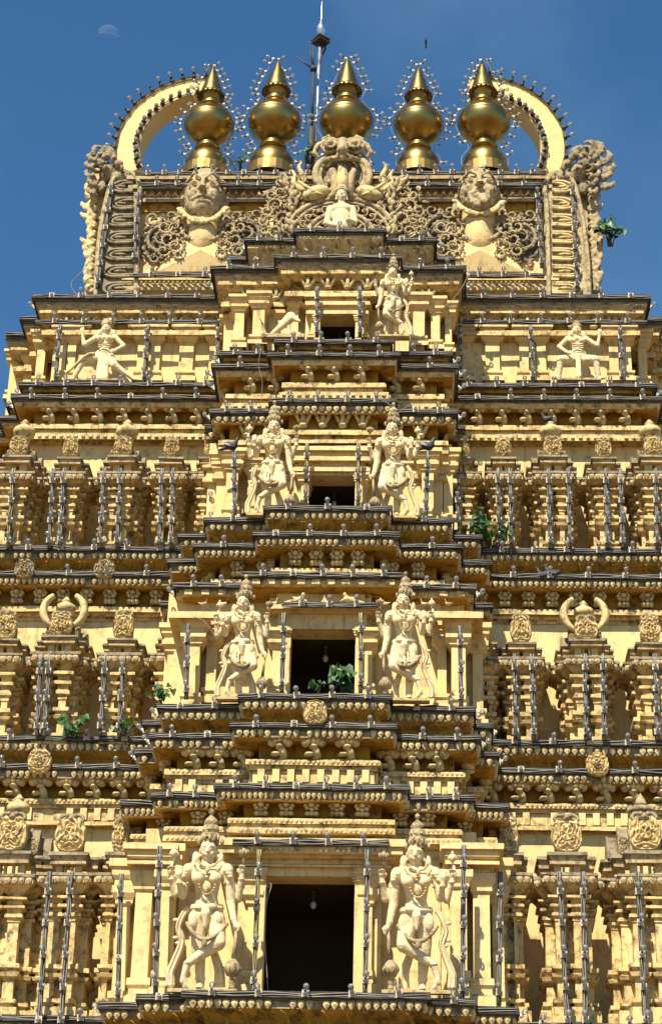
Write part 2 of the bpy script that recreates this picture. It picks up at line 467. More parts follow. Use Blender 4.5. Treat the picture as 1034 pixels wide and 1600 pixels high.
LG = 0
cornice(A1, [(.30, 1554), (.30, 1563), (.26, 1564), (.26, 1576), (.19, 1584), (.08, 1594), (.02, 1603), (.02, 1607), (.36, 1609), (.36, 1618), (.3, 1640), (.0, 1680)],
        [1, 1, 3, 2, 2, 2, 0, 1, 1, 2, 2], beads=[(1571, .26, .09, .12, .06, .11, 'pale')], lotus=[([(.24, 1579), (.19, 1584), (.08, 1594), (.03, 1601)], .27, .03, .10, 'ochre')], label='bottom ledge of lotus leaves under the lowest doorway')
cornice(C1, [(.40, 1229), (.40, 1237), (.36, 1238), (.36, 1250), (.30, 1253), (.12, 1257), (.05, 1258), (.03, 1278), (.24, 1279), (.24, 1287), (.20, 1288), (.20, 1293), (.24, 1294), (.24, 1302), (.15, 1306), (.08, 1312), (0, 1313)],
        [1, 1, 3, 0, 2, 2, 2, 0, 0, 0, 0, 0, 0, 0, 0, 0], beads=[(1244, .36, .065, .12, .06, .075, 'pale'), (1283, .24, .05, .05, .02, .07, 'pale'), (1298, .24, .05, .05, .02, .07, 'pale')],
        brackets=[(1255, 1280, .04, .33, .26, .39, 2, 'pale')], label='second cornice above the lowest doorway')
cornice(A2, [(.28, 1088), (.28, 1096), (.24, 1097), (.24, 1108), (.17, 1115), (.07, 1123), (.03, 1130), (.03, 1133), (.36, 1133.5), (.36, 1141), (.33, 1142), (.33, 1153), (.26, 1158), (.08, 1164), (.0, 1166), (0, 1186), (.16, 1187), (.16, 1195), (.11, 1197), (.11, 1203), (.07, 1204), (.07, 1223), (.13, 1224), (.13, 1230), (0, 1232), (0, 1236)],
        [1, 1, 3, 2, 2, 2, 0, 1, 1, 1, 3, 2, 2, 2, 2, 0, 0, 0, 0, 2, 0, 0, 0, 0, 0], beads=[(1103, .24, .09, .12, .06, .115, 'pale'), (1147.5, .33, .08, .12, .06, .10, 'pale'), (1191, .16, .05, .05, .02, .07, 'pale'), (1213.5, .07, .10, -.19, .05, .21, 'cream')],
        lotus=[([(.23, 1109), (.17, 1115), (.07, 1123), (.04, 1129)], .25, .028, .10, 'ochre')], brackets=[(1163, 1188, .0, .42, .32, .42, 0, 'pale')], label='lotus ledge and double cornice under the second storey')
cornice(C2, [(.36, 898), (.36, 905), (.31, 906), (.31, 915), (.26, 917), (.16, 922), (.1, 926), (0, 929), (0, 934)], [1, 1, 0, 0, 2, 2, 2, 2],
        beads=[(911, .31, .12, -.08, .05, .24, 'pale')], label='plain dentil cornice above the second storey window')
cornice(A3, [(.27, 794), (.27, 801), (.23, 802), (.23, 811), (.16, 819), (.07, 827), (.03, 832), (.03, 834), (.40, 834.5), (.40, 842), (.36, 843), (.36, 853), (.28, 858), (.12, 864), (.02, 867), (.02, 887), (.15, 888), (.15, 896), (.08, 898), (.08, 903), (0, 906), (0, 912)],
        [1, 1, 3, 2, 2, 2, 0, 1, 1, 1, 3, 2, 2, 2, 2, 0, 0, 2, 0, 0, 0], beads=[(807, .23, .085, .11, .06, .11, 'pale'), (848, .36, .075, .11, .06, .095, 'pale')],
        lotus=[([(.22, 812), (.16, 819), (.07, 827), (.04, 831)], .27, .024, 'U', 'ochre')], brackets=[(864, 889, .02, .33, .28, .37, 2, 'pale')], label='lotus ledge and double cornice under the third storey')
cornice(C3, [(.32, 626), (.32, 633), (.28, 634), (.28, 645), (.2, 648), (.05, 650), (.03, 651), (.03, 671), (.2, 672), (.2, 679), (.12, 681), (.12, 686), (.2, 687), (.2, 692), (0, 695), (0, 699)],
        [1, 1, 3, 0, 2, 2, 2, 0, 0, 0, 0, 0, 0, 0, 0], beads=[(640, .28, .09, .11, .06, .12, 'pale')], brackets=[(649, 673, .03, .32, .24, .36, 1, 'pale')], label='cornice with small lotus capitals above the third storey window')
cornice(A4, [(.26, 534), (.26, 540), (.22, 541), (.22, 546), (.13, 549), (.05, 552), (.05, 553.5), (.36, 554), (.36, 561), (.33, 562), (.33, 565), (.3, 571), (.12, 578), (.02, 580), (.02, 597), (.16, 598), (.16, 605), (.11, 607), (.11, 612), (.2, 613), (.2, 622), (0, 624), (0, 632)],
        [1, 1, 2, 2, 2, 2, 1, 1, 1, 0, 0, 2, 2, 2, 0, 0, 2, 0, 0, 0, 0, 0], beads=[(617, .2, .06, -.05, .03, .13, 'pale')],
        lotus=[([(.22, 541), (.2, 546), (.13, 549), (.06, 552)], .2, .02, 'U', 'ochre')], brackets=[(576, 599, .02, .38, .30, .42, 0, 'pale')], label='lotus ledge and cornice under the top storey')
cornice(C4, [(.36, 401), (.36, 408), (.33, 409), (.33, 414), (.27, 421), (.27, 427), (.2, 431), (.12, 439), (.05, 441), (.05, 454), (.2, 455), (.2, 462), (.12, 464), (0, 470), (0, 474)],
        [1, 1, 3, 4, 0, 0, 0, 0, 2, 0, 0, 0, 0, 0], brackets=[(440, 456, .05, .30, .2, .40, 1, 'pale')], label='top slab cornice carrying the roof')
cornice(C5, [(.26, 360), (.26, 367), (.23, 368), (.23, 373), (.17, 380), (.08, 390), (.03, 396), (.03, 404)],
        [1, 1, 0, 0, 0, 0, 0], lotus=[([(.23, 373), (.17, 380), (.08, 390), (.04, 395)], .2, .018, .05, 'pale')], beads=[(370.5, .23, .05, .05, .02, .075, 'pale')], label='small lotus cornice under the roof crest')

# the first hundred brackets stand out most and are parts, the others form one part
BR.sort(key=lambda b: -b[0])
front = [b for b in BR if -3.2 < b[2][0, 3]+1.5 < 3.4 or b[0] < 700]
rest_ids = set(id(b) for b in BR)
first = []
for b in BR:
    q = Vector(b[2][:3, 3])-CP; u = 517+FPX*q.dot(rt)/q.dot(fw)
    if -10 < u < 1044 and len(first) < 100 and b[1][0] != 1: first.append(b); rest_ids.discard(id(b))
meshes = {}
for b in first:
    key = (b[1], b[4])
    if key not in meshes:
        V, F = BRM[b[1]]; t = MB().add(V, F, 0, True); o = t.build('bracket', b[4]); meshes[key] = o.data; bpy.data.objects.remove(o)
    o = bpy.data.objects.new('bracket', meshes[key]); C.objects.link(o); o.parent = b[3]
    o.matrix_basis = Matrix(b[2].tolist())
mb = MB()
for b in BR:
    if id(b) in rest_ids: V, F = BRM[b[1]]; mb.many(V, F, [b[2]], 0, True)
o = tb(mb, 'bracket', ['pale'], label='small carved brackets of the upper cornices'); o['kind'] = 'stuff'

# ------------------------------------------------------------------ storey walls
def boxpx(mb, x0, x1, r0, r1, Y, d=.3, mat=0):
    """block whose front face at plane Y spans pixel columns x0..x1 and rows r0..r1"""
    a = P(x0, (r0+r1)/2, Y).x; b = P(x1, (r0+r1)/2, Y).x; mid = (x0+x1)/2
    mb.add(*box(a, b, Y, Y+d, P(mid, r1, Y).z, P(mid, r0, Y).z), mat)
def band(mb, x0, x1, Y, spec, d=.4, mat=0):
    """moulded strip, spec of (offset,row) along a straight front with returns"""
    rm = sum(r for _, r in spec)/len(spec); mid = (x0+x1)/2
    a = P(x0, rm, Y).x; b = P(x1, rm, Y).x
    path = [(a, Y+d), (a, Y), (b, Y), (b, Y+d)]
    sweep(mb, path, [(o, P(mid, r, Y-o).z) for o, r in spec], [mat]*(len(spec)-1), step=.5, jit=.002)
def pilaster(x, r0, r1, Y, w, d=.5, cap=(.12, .1), base=True, label=None, parent=None, leanx=0):
    mb = MB(); zt = P(x, r0, Y).z; zb = P(x, r1, Y).z; X = P(x, (r0+r1)/2, Y).x; h = zt-zb; s = S(x, (r0+r1)/2, Y)*w/2
    path = [(X-s, Y+d), (X-s, Y), (X+s, Y), (X+s, Y+d)]
    c = cap[0]*min(1, h/1.2)+.02
    pr = [(c, zt), (c, zt-.05*h), (c*.75, zt-.055*h), (c*.7, zt-.10*h), (c*.4, zt-.13*h), (c*.4, zt-.16*h), (c*.62, zt-.165*h), (c*.62, zt-.21*h), (c*.25, zt-.25*h), (c*.25, zt-.27*h), (.0, zt-.28*h)]
    if base: pr += [(0, zb+.2*h), (.05, zb+.19*h), (.05, zb+.15*h), (.02, zb+.13*h), (.02, zb+.10*h), (.07, zb+.08*h), (.07, zb)]
    else: pr += [(0, zb)]
    sweep(mb, path, pr, [0]*(len(pr)-1), step=.4, jit=.002)
    mb.add(*box(X-s, X+s, Y+.01, Y+d, zb, zt-.002))
    return tb(mb, 'pilaster', ['cream'], parent=parent, label=label)

def storey(lv_above, Yw, door, rtop, rbot, halves, zc, name, roomd=1.6, Ybk=None, dark=None):
    """wall with a real opening; halves: [(px from axis, depth)...] outwards from the jamb"""
    dl, dr, dt, db = door; row = (rtop+rbot)/2; ax = axis(row)
    mb = MB(); zt = P(ax, rtop, Yw).z+.3; zb = P(ax, rbot, Yw).z-.6
    for sg, dj in ((-1, dl), (1, dr)):
        pts = [(P(dj, row, Yw).x, Yw+.35), (P(dj, row, Yw).x, Yw)]; last = 0
        for hw, dep in halves:
            x = P(ax+sg*hw, row, Yw+last).x
            pts.append((x, Yw+last)); pts.append((x, Yw+dep)); last = dep
        pts.append((pts[-1][0], Ybk or Yw+2.4))
        if sg < 0: pts = pts[::-1]
        zz = []
        prf = [(0, zt)]
        for (o, r) in zc: prf.append((o, P(ax, r, Yw-o).z))
        prf.append((0, zb))
        sweep(mb, pts, prf, [0]*(len(prf)-1), step=.4)
    # lintel wall above the opening
    xl = P(dl, row, Yw).x; xr = P(dr, row, Yw).x; zd = P((dl+dr)/2, dt, Yw).z
    mb.add(*box(xl-.001, xr+.001, Yw, Yw+.35, zd, zt))
    w = tb(mb, 'storey_wall', ['cream'], label='wall around the %s' % name)
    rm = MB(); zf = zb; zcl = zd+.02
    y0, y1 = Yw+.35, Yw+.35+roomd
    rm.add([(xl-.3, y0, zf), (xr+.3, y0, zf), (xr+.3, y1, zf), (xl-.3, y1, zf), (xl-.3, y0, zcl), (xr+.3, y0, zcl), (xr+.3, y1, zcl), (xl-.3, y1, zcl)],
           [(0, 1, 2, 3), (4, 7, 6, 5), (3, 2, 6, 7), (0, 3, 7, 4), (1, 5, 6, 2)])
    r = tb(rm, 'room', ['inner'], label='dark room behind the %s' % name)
    # hanging lamp inside
    fx = (xl+xr)/2+.02; fy = y0+.15*roomd+.1
    f = MB(); f.add(*lathe([(0, 0), (.07, 0), (.07, -.03), (.03, -.05), (.03, -.16), (0, -.16)], 10, (fx, fy, zcl)), 0, True)
    h = tb(f, 'lamp_holder', ['iron'])
    f = MB(); f.add(*ell((fx, fy, zcl-.21), (.045, .045, .06), 10, 8), 0, True); b = tb(f, 'lamp_bulb', ['bulbwhite'], h)
    return w
M['bulbwhite'] = simple('frosted_bulb', (.55, .55, .52), .3)
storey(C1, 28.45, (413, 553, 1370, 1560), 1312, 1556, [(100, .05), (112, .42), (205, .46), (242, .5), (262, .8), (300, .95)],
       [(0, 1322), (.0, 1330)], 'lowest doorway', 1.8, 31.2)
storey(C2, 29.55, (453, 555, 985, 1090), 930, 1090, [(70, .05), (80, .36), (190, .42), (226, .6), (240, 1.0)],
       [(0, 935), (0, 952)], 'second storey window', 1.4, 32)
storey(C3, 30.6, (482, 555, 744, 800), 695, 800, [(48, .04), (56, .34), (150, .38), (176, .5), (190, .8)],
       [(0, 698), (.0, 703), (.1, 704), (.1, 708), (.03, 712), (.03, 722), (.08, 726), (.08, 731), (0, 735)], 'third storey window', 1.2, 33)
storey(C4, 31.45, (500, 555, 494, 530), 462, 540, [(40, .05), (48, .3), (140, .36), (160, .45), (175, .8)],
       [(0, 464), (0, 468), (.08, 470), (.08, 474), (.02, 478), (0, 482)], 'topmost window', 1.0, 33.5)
# door and window surrounds
def surround(door, Y, jw, lint, name, wl=26):
    dl, dr, dt, db = door; mb = MB()
    band(mb, dl-wl, dr+wl, Y-.04, lint, .3)
    for a, b in ((dl-jw, dl), (dr, dr+jw)):
        boxpx(mb, a, b, dt-.0, db, Y-.08, .12)
        mid = (a+b)/2; X0 = P(a, dt+15, Y).x; X1 = P(b, dt+15, Y).x
        zt = P(mid, dt+1, Y-.1).z
        for k in range(3): mb.add(*box(X0-.015-.01*k, X1+.015+.01*k, Y-.10-.012*k, Y+.02, zt-.10+.035*k, zt-.085+.035*k+.014))
    return tb(mb, 'door_frame', ['cream'], label='moulded frame of the '+name)
f1 = surround((413, 553, 1366, 1556), 28.42, 16, [(.0, 1309), (.34, 1310), (.34, 1321), (.3, 1322), (.3, 1333), (.2, 1336), (.2, 1340), (.1, 1344), (.1, 1350), (.14, 1351), (.14, 1354), (.05, 1355), (.05, 1369), (-.3, 1369)], 'lowest doorway', 42)
b = MB(); X0 = P(372, 1328, 28.1).x; X1 = P(604, 1328, 28.1).x
for k in range(26):
    if k in (11, 12, 13): continue
    V, F = m_bead(.075, .09, .04); A = np.eye(4); A[0, 0] = 1; A[1, 1] = -1; A[:3, 3] = (X0+(k+.5)*(X1-X0)/26, 28.08, P(486, 1328, 28.1).z); b.many(V, [q[::-1] for q in F], [A])
tb(b, 'bead_row', ['pale'], f1)
surround((453, 555, 982, 1090), 29.52, 12, [(0, 944), (.2, 945), (.2, 951), (.12, 953), (.12, 957), (.04, 959), (.04, 983), (-.3, 983)], 'second storey window', 14)
surround((482, 555, 742, 795), 30.57, 9, [(0, 696), (.13, 697), (.13, 703), (.05, 705), (.05, 712), (.12, 714), (.12, 719), (.02, 722), (.02, 728), (.1, 731), (.1, 736), (.03, 738), (.03, 743), (-.3, 743)], 'third storey window', 14)
surround((500, 555, 492, 530), 31.42, 9, [(0, 457), (.12, 458), (.12, 463), (.05, 465), (.05, 470), (.1, 471), (.1, 476), (.03, 479), (.03, 484), (.08, 486), (.08, 490), (.02, 493), (-.3, 493)], 'topmost window', 14)

# pilasters of the central bay
for x, r0, r1, Y, w in [(222, 1322, 1580, 28.55, 26), (258, 1322, 1566, 28.45, 22), (393, 1360, 1556, 28.4, 14), (574, 1360, 1556, 28.4, 14), (716, 1322, 1566, 28.45, 26), (752, 1326, 1580, 28.55, 26), (190, 1345, 1600, 29.0, 20), (778, 1345, 1600, 29.0, 18)]:
    pilaster(x, r0, r1, Y, w)
for x, r0, r1, Y, w in [(300, 968, 1112, 29.5, 22), (330, 975, 1100, 29.75, 16), (432, 985, 1090, 29.5, 13), (574, 985, 1090, 29.5, 13), (690, 975, 1112, 29.75, 14), (716, 968, 1118, 29.5, 22), (268, 978, 1130, 30.0, 16), (746, 978, 1140, 30.0, 16)]:
    pilaster(x, r0, r1, Y, w)
for x, r0, r1, Y, w in [(362, 705, 815, 30.6, 18), (393, 720, 805, 30.75, 12), (474, 742, 796, 30.5, 8), (565, 742, 796, 30.5, 8), (668, 705, 818, 30.6, 18), (344, 710, 830, 31.0, 12), (700, 705, 830, 31.0, 14)]:
    pilaster(x, r0, r1, Y, w)
for x, r0, r1, Y, w in [(374, 465, 545, 31.45, 14), (404, 460, 540, 31.4, 18), (460, 462, 535, 31.5, 12), (490, 492, 530, 31.4, 8), (566, 492, 530, 31.4, 8), (654, 462, 542, 31.4, 18), (680, 468, 548, 31.5, 14), (700, 475, 552, 31.7, 10)]:
    pilaster(x, r0, r1, Y, w)
# horizontal wall bands beside the statues, lowest storey
for x0, x1 in ((212, 262), (706, 768)):
    wb = MB(); band(wb, x0, x1, 28.42, [(0, 1316), (.16, 1317), (.16, 1326), (.10, 1328), (.10, 1338), (.04, 1344), (.1, 1345), (.1, 1350), (0, 1352)], .5); tb(wb, 'wall_band', ['cream'])
for x0, x1 in ((284, 352), (680, 735)):
    wb = MB(); band(wb, x0, x1, 29.45, [(0, 955), (.18, 956), (.18, 965), (.06, 967), (0, 970)], .6); tb(wb, 'wall_band', ['cream'])

# ------------------------------------------------------------------ wing walls behind the miniature shrines
def wingwall(lvA, lvB, r0, r1, extra, name):
    yw = lvB.Y+extra; zt = lvB.z(r0)+.25; zb = lvA.z(r1)-.3
    for sg in (-1, 1):
        mb = MB(); X = lvB.X0; x1 = P(axis(r0)+sg*150, r0, yw).x; cx = (lvB.L[4][0] if sg < 0 else lvB.R[2][0])
        e = lvB.path[0][0] if sg < 0 else lvB.path[-1][0]
        e = (lvA.L[-2][0] if sg < 0 else lvA.R[1][0]) if lvA is not A4 else (lvB.L[-2][0] if sg < 0 else lvB.R[1][0])
        if lvA is not A4: e -= sg*.45
        mb.add(*box(min(x1, e), max(x1, e), yw, yw+.4, zb, zt))
        e2 = e+sg*.75; mb.add(*box(min(e, e2)-.3, max(e, e2), yw+1.3, yw+5, zb, zt))
        mb.add(*box(min(e, e-sg*.4), max(e, e-sg*.4), yw+.4, yw+5, zb, zt))
        tb(mb, 'wing_wall', ['cream'], label=('left ' if sg < 0 else 'right ')+name)
wingwall(A1, A2, 1240, 1640, 1.82, 'wing wall of the lowest storey')
wingwall(A2, A3, 900, 1160, 1.52, 'wing wall of the second storey')
wingwall(A3, A4, 630, 860, 1.47, 'wing wall of the third storey')
wingwall(A4, C4, 470, 600, 1.32, 'wing wall of the top storey')
for x, w in [(97, 13), (112, 13), (222, 14), (243, 14), (291, 22), (334, 14)]: pilaster(x, 512, 597, 32.72, w, .2, label=None)
for x, w in [(728, 14), (769, 22), (818, 14), (845, 14), (958, 14), (978, 14)]: pilaster(x, 512, 597, 32.72, w, .2)
# side bays glimpsed past the corners
for x, r0, r1, Y in [(44, 545, 618, 34.0), (22, 550, 625, 34.3), (64, 520, 606, 33.2), (1003, 520, 606, 33.2), (1020, 545, 618, 34.0)]: pilaster(x, r0, r1, Y, 13, .3)
# solid core down to the ground
mb = MB(); zt = A1.z(1680)
mb.add(*box(-8.0, 6.4, 30.3, 38, 0, zt+.3)); mb.add(*box(A1.X0-2.5, A1.X0+2.5, 28.2, 31, 0, zt+.3))
for lo, hi, x0, x1, y0 in ((A1, A2, -7.3, 5.2, 31.6), (A2, A3, -6.6, 4.3, 32.4), (A3, A4, -5.9, 3.8, 33.2)):
    mb.add(*box(x0, x1, y0, 38, lo.z(lo.row), hi.z(hi.row)))
mb.add(*box(C4.L[-2][0]+.1, C4.R[1][0]-.1, 33.4, 37.5, A4.z(600), C4.z(405)))
tb(mb, 'core_wall', ['cream'], label='solid core and plinth of the tower')


# ------------------------------------------------------------------ carved plaques (real relief) and miniature shrines
def plaque(w, h, d, seed, kind=0, na=56, nr=15):
    """round-headed carved gable: local x across, z up from 0, front towards -y"""
    V = []; F = []; ph = seed*1.7
    for i in range(nr+1):
        r = i/nr
        for k in range(na):
            a = 2*math.pi*k/na
            ca, sa = math.cos(a), math.sin(a)
            ex = math.copysign(abs(ca)**.8, ca); ez = math.copysign(abs(sa)**.75, sa)
            edge = 1+.035*math.cos(11*a+ph) if sa > -.3 else 1.0
            if kind == 1: edge *= 1+.10*max(0, sa)**6
            x = ex*r*w/2*edge; z = h/2+ez*r*h/2*edge
            am = abs(math.atan2(ca, sa+.15))
            p = math.sin(9*r*math.pi*.62+3.2*math.cos(3*am+ph)+ph)*math.sin(5*am+7*r+ph*.5)
            q = .5+.5*math.tanh(3*p)
            if .30 < r < .40: q = 1.1
            if r < .28: q = .55+.55*math.cos(5*a)*r/.28
            if r > .9: q = .9
            y = -d*(.45*(1-r*r)**.5+.15)-d*.42*q if r < .985 else 0
            V.append((x, y, z))
    for i in range(nr):
        for k in range(na):
            q = (k+1) % na; F.append((i*na+k, i*na+q, (i+1)*na+q, (i+1)*na+k))
    V.append((0, -d, h/2))
    return V, F
def mask_top(w, z, y):
    """little beast mask crowning a plaque"""
    parts = [ell((0, y-.02, z), (w*.2, w*.2, w*.16), 8, 6)]
    for s in (-1, 1):
        parts.append(ell((s*w*.13, y-w*.16, z+w*.08), (w*.09, w*.09, w*.09), 7, 5))
        parts.append(tube(spline([(s*w*.08, y, z+w*.1), (s*w*.3, y, z+w*.14), (s*w*.42, y-.01, z-w*.02), (s*w*.3, y-.02, z-w*.12)], 4), [w*.07]*12+[w*.04], 6))
    parts.append(tube([(0, y-w*.14, z+w*.04), (0, y-w*.26, z-w*.06)], [w*.06, w*.03], 6))
    return merge(parts)
def stepped(X, Y, hws, deps, groove=None, back=.8):
    pr = []
    if groove: pr += [(groove, Y+.14), (groove, Y)]
    for i, hw in enumerate(hws):
        pr.append((hw, Y+deps[i]))
        nd = deps[i+1] if i+1 < len(hws) else back
        pr.append((hw, Y+nd))
    pl = [(X-x, y) for x, y in pr][::-1]
    return pl+[(X+x, y) for x, y in pr]
FINBALL = [(0.0, 0), (.16, 0), (.17, .04), (.11, .08), (.10, .11), (.19, .14), (.27, .22), (.285, .30), (.26, .38), (.17, .45), (.10, .48), (.11, .52), (.13, .55), (.08, .60), (.05, .66), (.0, .70)]
def shrine(px, kind, rows, hw, Y, name, horns=False, groove=5, spire=False, seed=0, side=None):
    """rows: ball top, plaque top, plaque foot, eave foot, kapota top, kapota foot, capital foot, mid, shaft foot, base foot"""
    bt, pt, pf, ef, kt, kf, cf, md, sf, bf = rows
    s = S(px, kf, Y); X = P(px, kf, Y).x
    z = lambda r, y=Y: P(px, r, y).z
    W = [h*s*.86 for h in hw]; deps = [0, .22, .42][:len(W)]
    par = MB()
    path = stepped(X, Y, W, deps, groove*s)
    c = .14
    zk0, zk1 = z(kt), z(kf); zc = z(cf); zm = z(md); zs = z(sf); zb = z(bf)
    H = zk1-zc
    pr = [(c*1.5, zk0), (c*1.5, zk0-.04), (c*1.3, zk0-.045), (c*1.3, zk0-.13), (c*.9, (zk0+zk1)/2-.03), (.02, zk1)]
    capz = [(.02, zk1-.02)]
    n = 3
    for i in range(n):
        a = zk1-H*i/n; b_ = zk1-H*(i+1)/n; o = .105*(1.0-.25*i)
        capz += [(o, a-.02), (o, a-H/n*.42), (o*.35, a-H/n*.5), (o*.3, b_+.01)]
    mid = [(.0, zc), (.0, zm+.06), (.07, zm+.05), (.07, zm-.01), (.03, zm-.03), (.03, zm-.07), (.08, zm-.08), (.06, zm-.13), (.0, zm-.15)]
    low = [(.0, zs), (.06, zs-.02), (.06, zs-.07), (.02, zs-.09), (.02, zs-.12), (.09, zs-.14), (.09, zb)]
    prf = pr+capz+mid+low
    sweep(par, path, prf, [1, 1, 0, 0, 0]+[0]*(len(prf)-6), step=.5, jit=.003)
    body = tb(par, 'miniature_shrine', ['moulding', 'worn', 'wornpale'], label=name)
    # bead fringe of the eave
    b = MB(); V, F = m_bead(.085, .10, .04)
    b.many(V, F, lift(stations(path, c*1.3, .10, .01), zk0-.10)); tb(b, 'bead_row', ['wornpale'], body)
    # upper storey: short posts, eave, roof
    Y2 = Y+.10; W2 = [w*f for w, f in zip(W, (.95, 1.0, 1.02))]
    u = MB(); z0, z1, z2 = z(kt, Y2), z(ef, Y2), z(pf, Y2)
    path2 = stepped(X, Y2, W2, deps, None)
    for sx in (-1, 1):
        for k, w in enumerate(W2):
            xx = X+sx*(w-.05); u.add(*box(xx-.05, xx+.05, Y2+deps[k]+.02, Y2+deps[k]+.16, z0-.05, z1+.01))
    u.add(*box(X-W2[0]*.35, X-W2[0]*.18, Y2+.03, Y2+.1, z0-.05, z1+.01)); u.add(*box(X+W2[0]*.18, X+W2[0]*.35, Y2+.03, Y2+.1, z0-.05, z1+.01))
    u.add(*box(X-W2[-1]*.9, X+W2[-1]*.9, Y2+deps[-1]+.2, Y2+.7, z0-.05, z1))
    hh = z2-z1
    sweep(u, path2, [(-.25, z2+.003), (.10, z2), (.10, z2-hh*.28), (.08, z2-hh*.3), (.04, z2-hh*.7), (.07, z2-hh*.75), (.07, z1), (-.1, z1)], [2, 1, 1, 2, 2, 2, 0], step=.5, jit=.003)
    up_ = tb(u, 'upper_storey', ['cream', 'worn', 'wornpale'], body)
    ph = z(pt, Y2)-z2
    pw = (W[0]*2.3 if kind == 'narrow' else W[0]*2.0)
    m = MB(); V, F = plaque(pw, ph, .11, seed, 1); m.add(np.array(V)+np.array([X, Y2-.02, z2]), F, 0, False)
    if ph > .3:
        V, F = mask_top(pw*.9, z2+ph*.98, Y2-.03); m.add(np.array(V)+np.array([X, 0, 0]), F, 1, True)
    m.add(*box(X-pw*.36, X+pw*.36, Y2-.01, Y2+.3, z2, z2+ph*.7), 1)
    tb(m, 'carved_plaque', ['pale', 'worn'], body)
    if kind == 'wide':
        rw = W2[-1]*1.02; r = MB(); nrib = 7
        dpt = .42
        for k in range(nrib):
            x0 = X-rw+2*rw*k/nrib; x1 = X-rw+2*rw*(k+1)/nrib; c0 = abs((x0+x1)/2-X)/rw
            if abs((x0+x1)/2-X) < pw*.2: pass
            rh = ph*(.92-.34*c0*c0*c0) ; yy = Y2+deps[-1 if c0 > .7 else (1 if c0 > .35 else 0)]*.8
            pts = [(math.cos(R(a)), math.sin(R(a))) for a in range(-8, 100, 12)]
            for (xa, xb, ex) in ((x0, x0+(x1-x0)*.22, .022), (x0+(x1-x0)*.22, x1, 0)):
                V = []; F = []
                for x in (xa, xb):
                    for (cy, cz) in pts: V.append((x, yy+.16-(cy*(dpt*.45+ex)), z2+.0+max(0, cz)*(rh+ex)))
                    V.append((x, yy+.5, z2)); 
                n = len(pts)+1
                for i in range(n-1): F.append((i, i+n, i+n+1, i+1)[::-1])
                F.append(tuple(range(n))); F.append(tuple(range(n, 2*n))[::-1])
                r.add(V, F, 0)
            # little rosettes on the ribs
            if k in (1, 5): 
                V, F = plaque((x1-x0)*1.1, ph*.5, .05, k+seed); r.add(np.array(V)+np.array([(x0+x1)/2, yy-.04, z2]), F, 1)
        tb(r, 'barrel_roof', ['worn', 'wornpale'], body)
        if horns:
            for sg in (-1, 1):
                hm = MB(); Yh = Y2+.12; cx = X; zz = z(pt-8, Yh); rr = .33
                pts = [(cx+sg*rr*math.cos(R(a)), Yh, zz+rr*.95*math.sin(R(a))) for a in range(-62, 66, 8)]
                hm.add(*tube(pts, [.035+.03*math.sin(math.pi*(i+1.5)/(len(pts)+2)) for i in range(len(pts))], 8, 1.3), 0, True)
                tb(hm, 'horn', ['pale'], body)
    if bt:
        Yf = Y2+.3; zf = z(pt+(3 if kind == 'wide' else 6), Yf); zt_ = z(bt, Yf); sc = (zt_-zf)/.70
        f = MB(); fp = [(a*sc*1.08, b*sc) for a, b in FINBALL]
        if spire: fp = [(a*sc*1.3, b*sc*.72) for a, b in FINBALL[:-3]]+[(.14*sc, .40*sc), (.12*sc, .52*sc), (.0, .72*sc)]
        f.add(*lathe(fp, 18, (X, Yf, zf)), 0, True); tb(f, 'stone_finial', ['wornpale' if spire else 'pale'], body)
    return body

Y3 = 31.35; r3w = (655, 687, 715, 725, 745, 764, 800, 812, 846, 866); r3n = (None, 689, 718, 727, 745, 764, 800, 812, 846, 866)
sh = []
for i, (px, k, nm) in enumerate([(22, 'wide', 'domed miniature shrine at the left edge, third storey'), (105, 'narrow', 'first narrow miniature shrine from the left, third storey'), (187, 'wide', 'domed miniature shrine with a round finial, left wing of third storey'),
        (264, 'narrow', 'second narrow miniature shrine from the left, third storey'), (325, 'narrow', 'miniature shrine tucked against the left side of the central bay, third storey'),
        (724, 'narrow', 'miniature shrine tucked against the right side of the central bay, third storey'), (787, 'narrow', 'narrow miniature shrine behind the creeper, right wing of third storey'), (865, 'wide', 'domed miniature shrine with a round finial, right wing of third storey'),
        (945, 'narrow', 'second narrow miniature shrine on the right wing, third storey'), (1024, 'wide', 'domed miniature shrine at the right edge, third storey')]):
    edge = k == 'narrow' and px in (325, 724)
    sh.append(shrine(px, k, r3w if k == 'wide' else r3n, (17, 27, 35) if k == 'wide' else ((13, 22) if not edge else (10, 16)), Y3, nm, seed=i, groove=(7 if k == 'wide' else 4)))
Y2w = 30.5; r2w = (932, 962, 996, 1006, 1026, 1050, 1094, 1112, 1145, 1166); r2n = (None, 960, 1001, 1011, 1028, 1052, 1096, 1114, 1145, 1166)
for i, (px, k, nm) in enumerate([(88, 'wide', 'domed miniature shrine with curling horns, left wing of second storey'), (187, 'narrow', 'narrow miniature shrine right of the left horned one, second storey'), (262, 'narrow', 'miniature shrine tucked against the left side of the central bay, second storey'),
        (2, 'narrow', 'narrow miniature shrine at the left edge, second storey'), (758, 'narrow', 'miniature shrine tucked against the right side of the central bay, second storey'), (815, 'narrow', 'narrow miniature shrine left of the right horned one, second storey'),
        (918, 'wide', 'domed miniature shrine with curling horns, right wing of second storey'), (1019, 'narrow', 'narrow miniature shrine at the right edge, second storey')]):
    dy = 0 if px < 500 else 6
    rr = tuple(None if r is None else r+dy for r in (r2w if k == 'wide' else r2n))
    edge = px in (262, 758)
    shrine(px, k, rr, (22, 34, 41) if k == 'wide' else ((17, 28) if not edge else (11, 18)), Y2w, nm, horns=(k == 'wide'), seed=i+11, groove=(8 if k == 'wide' else 5))
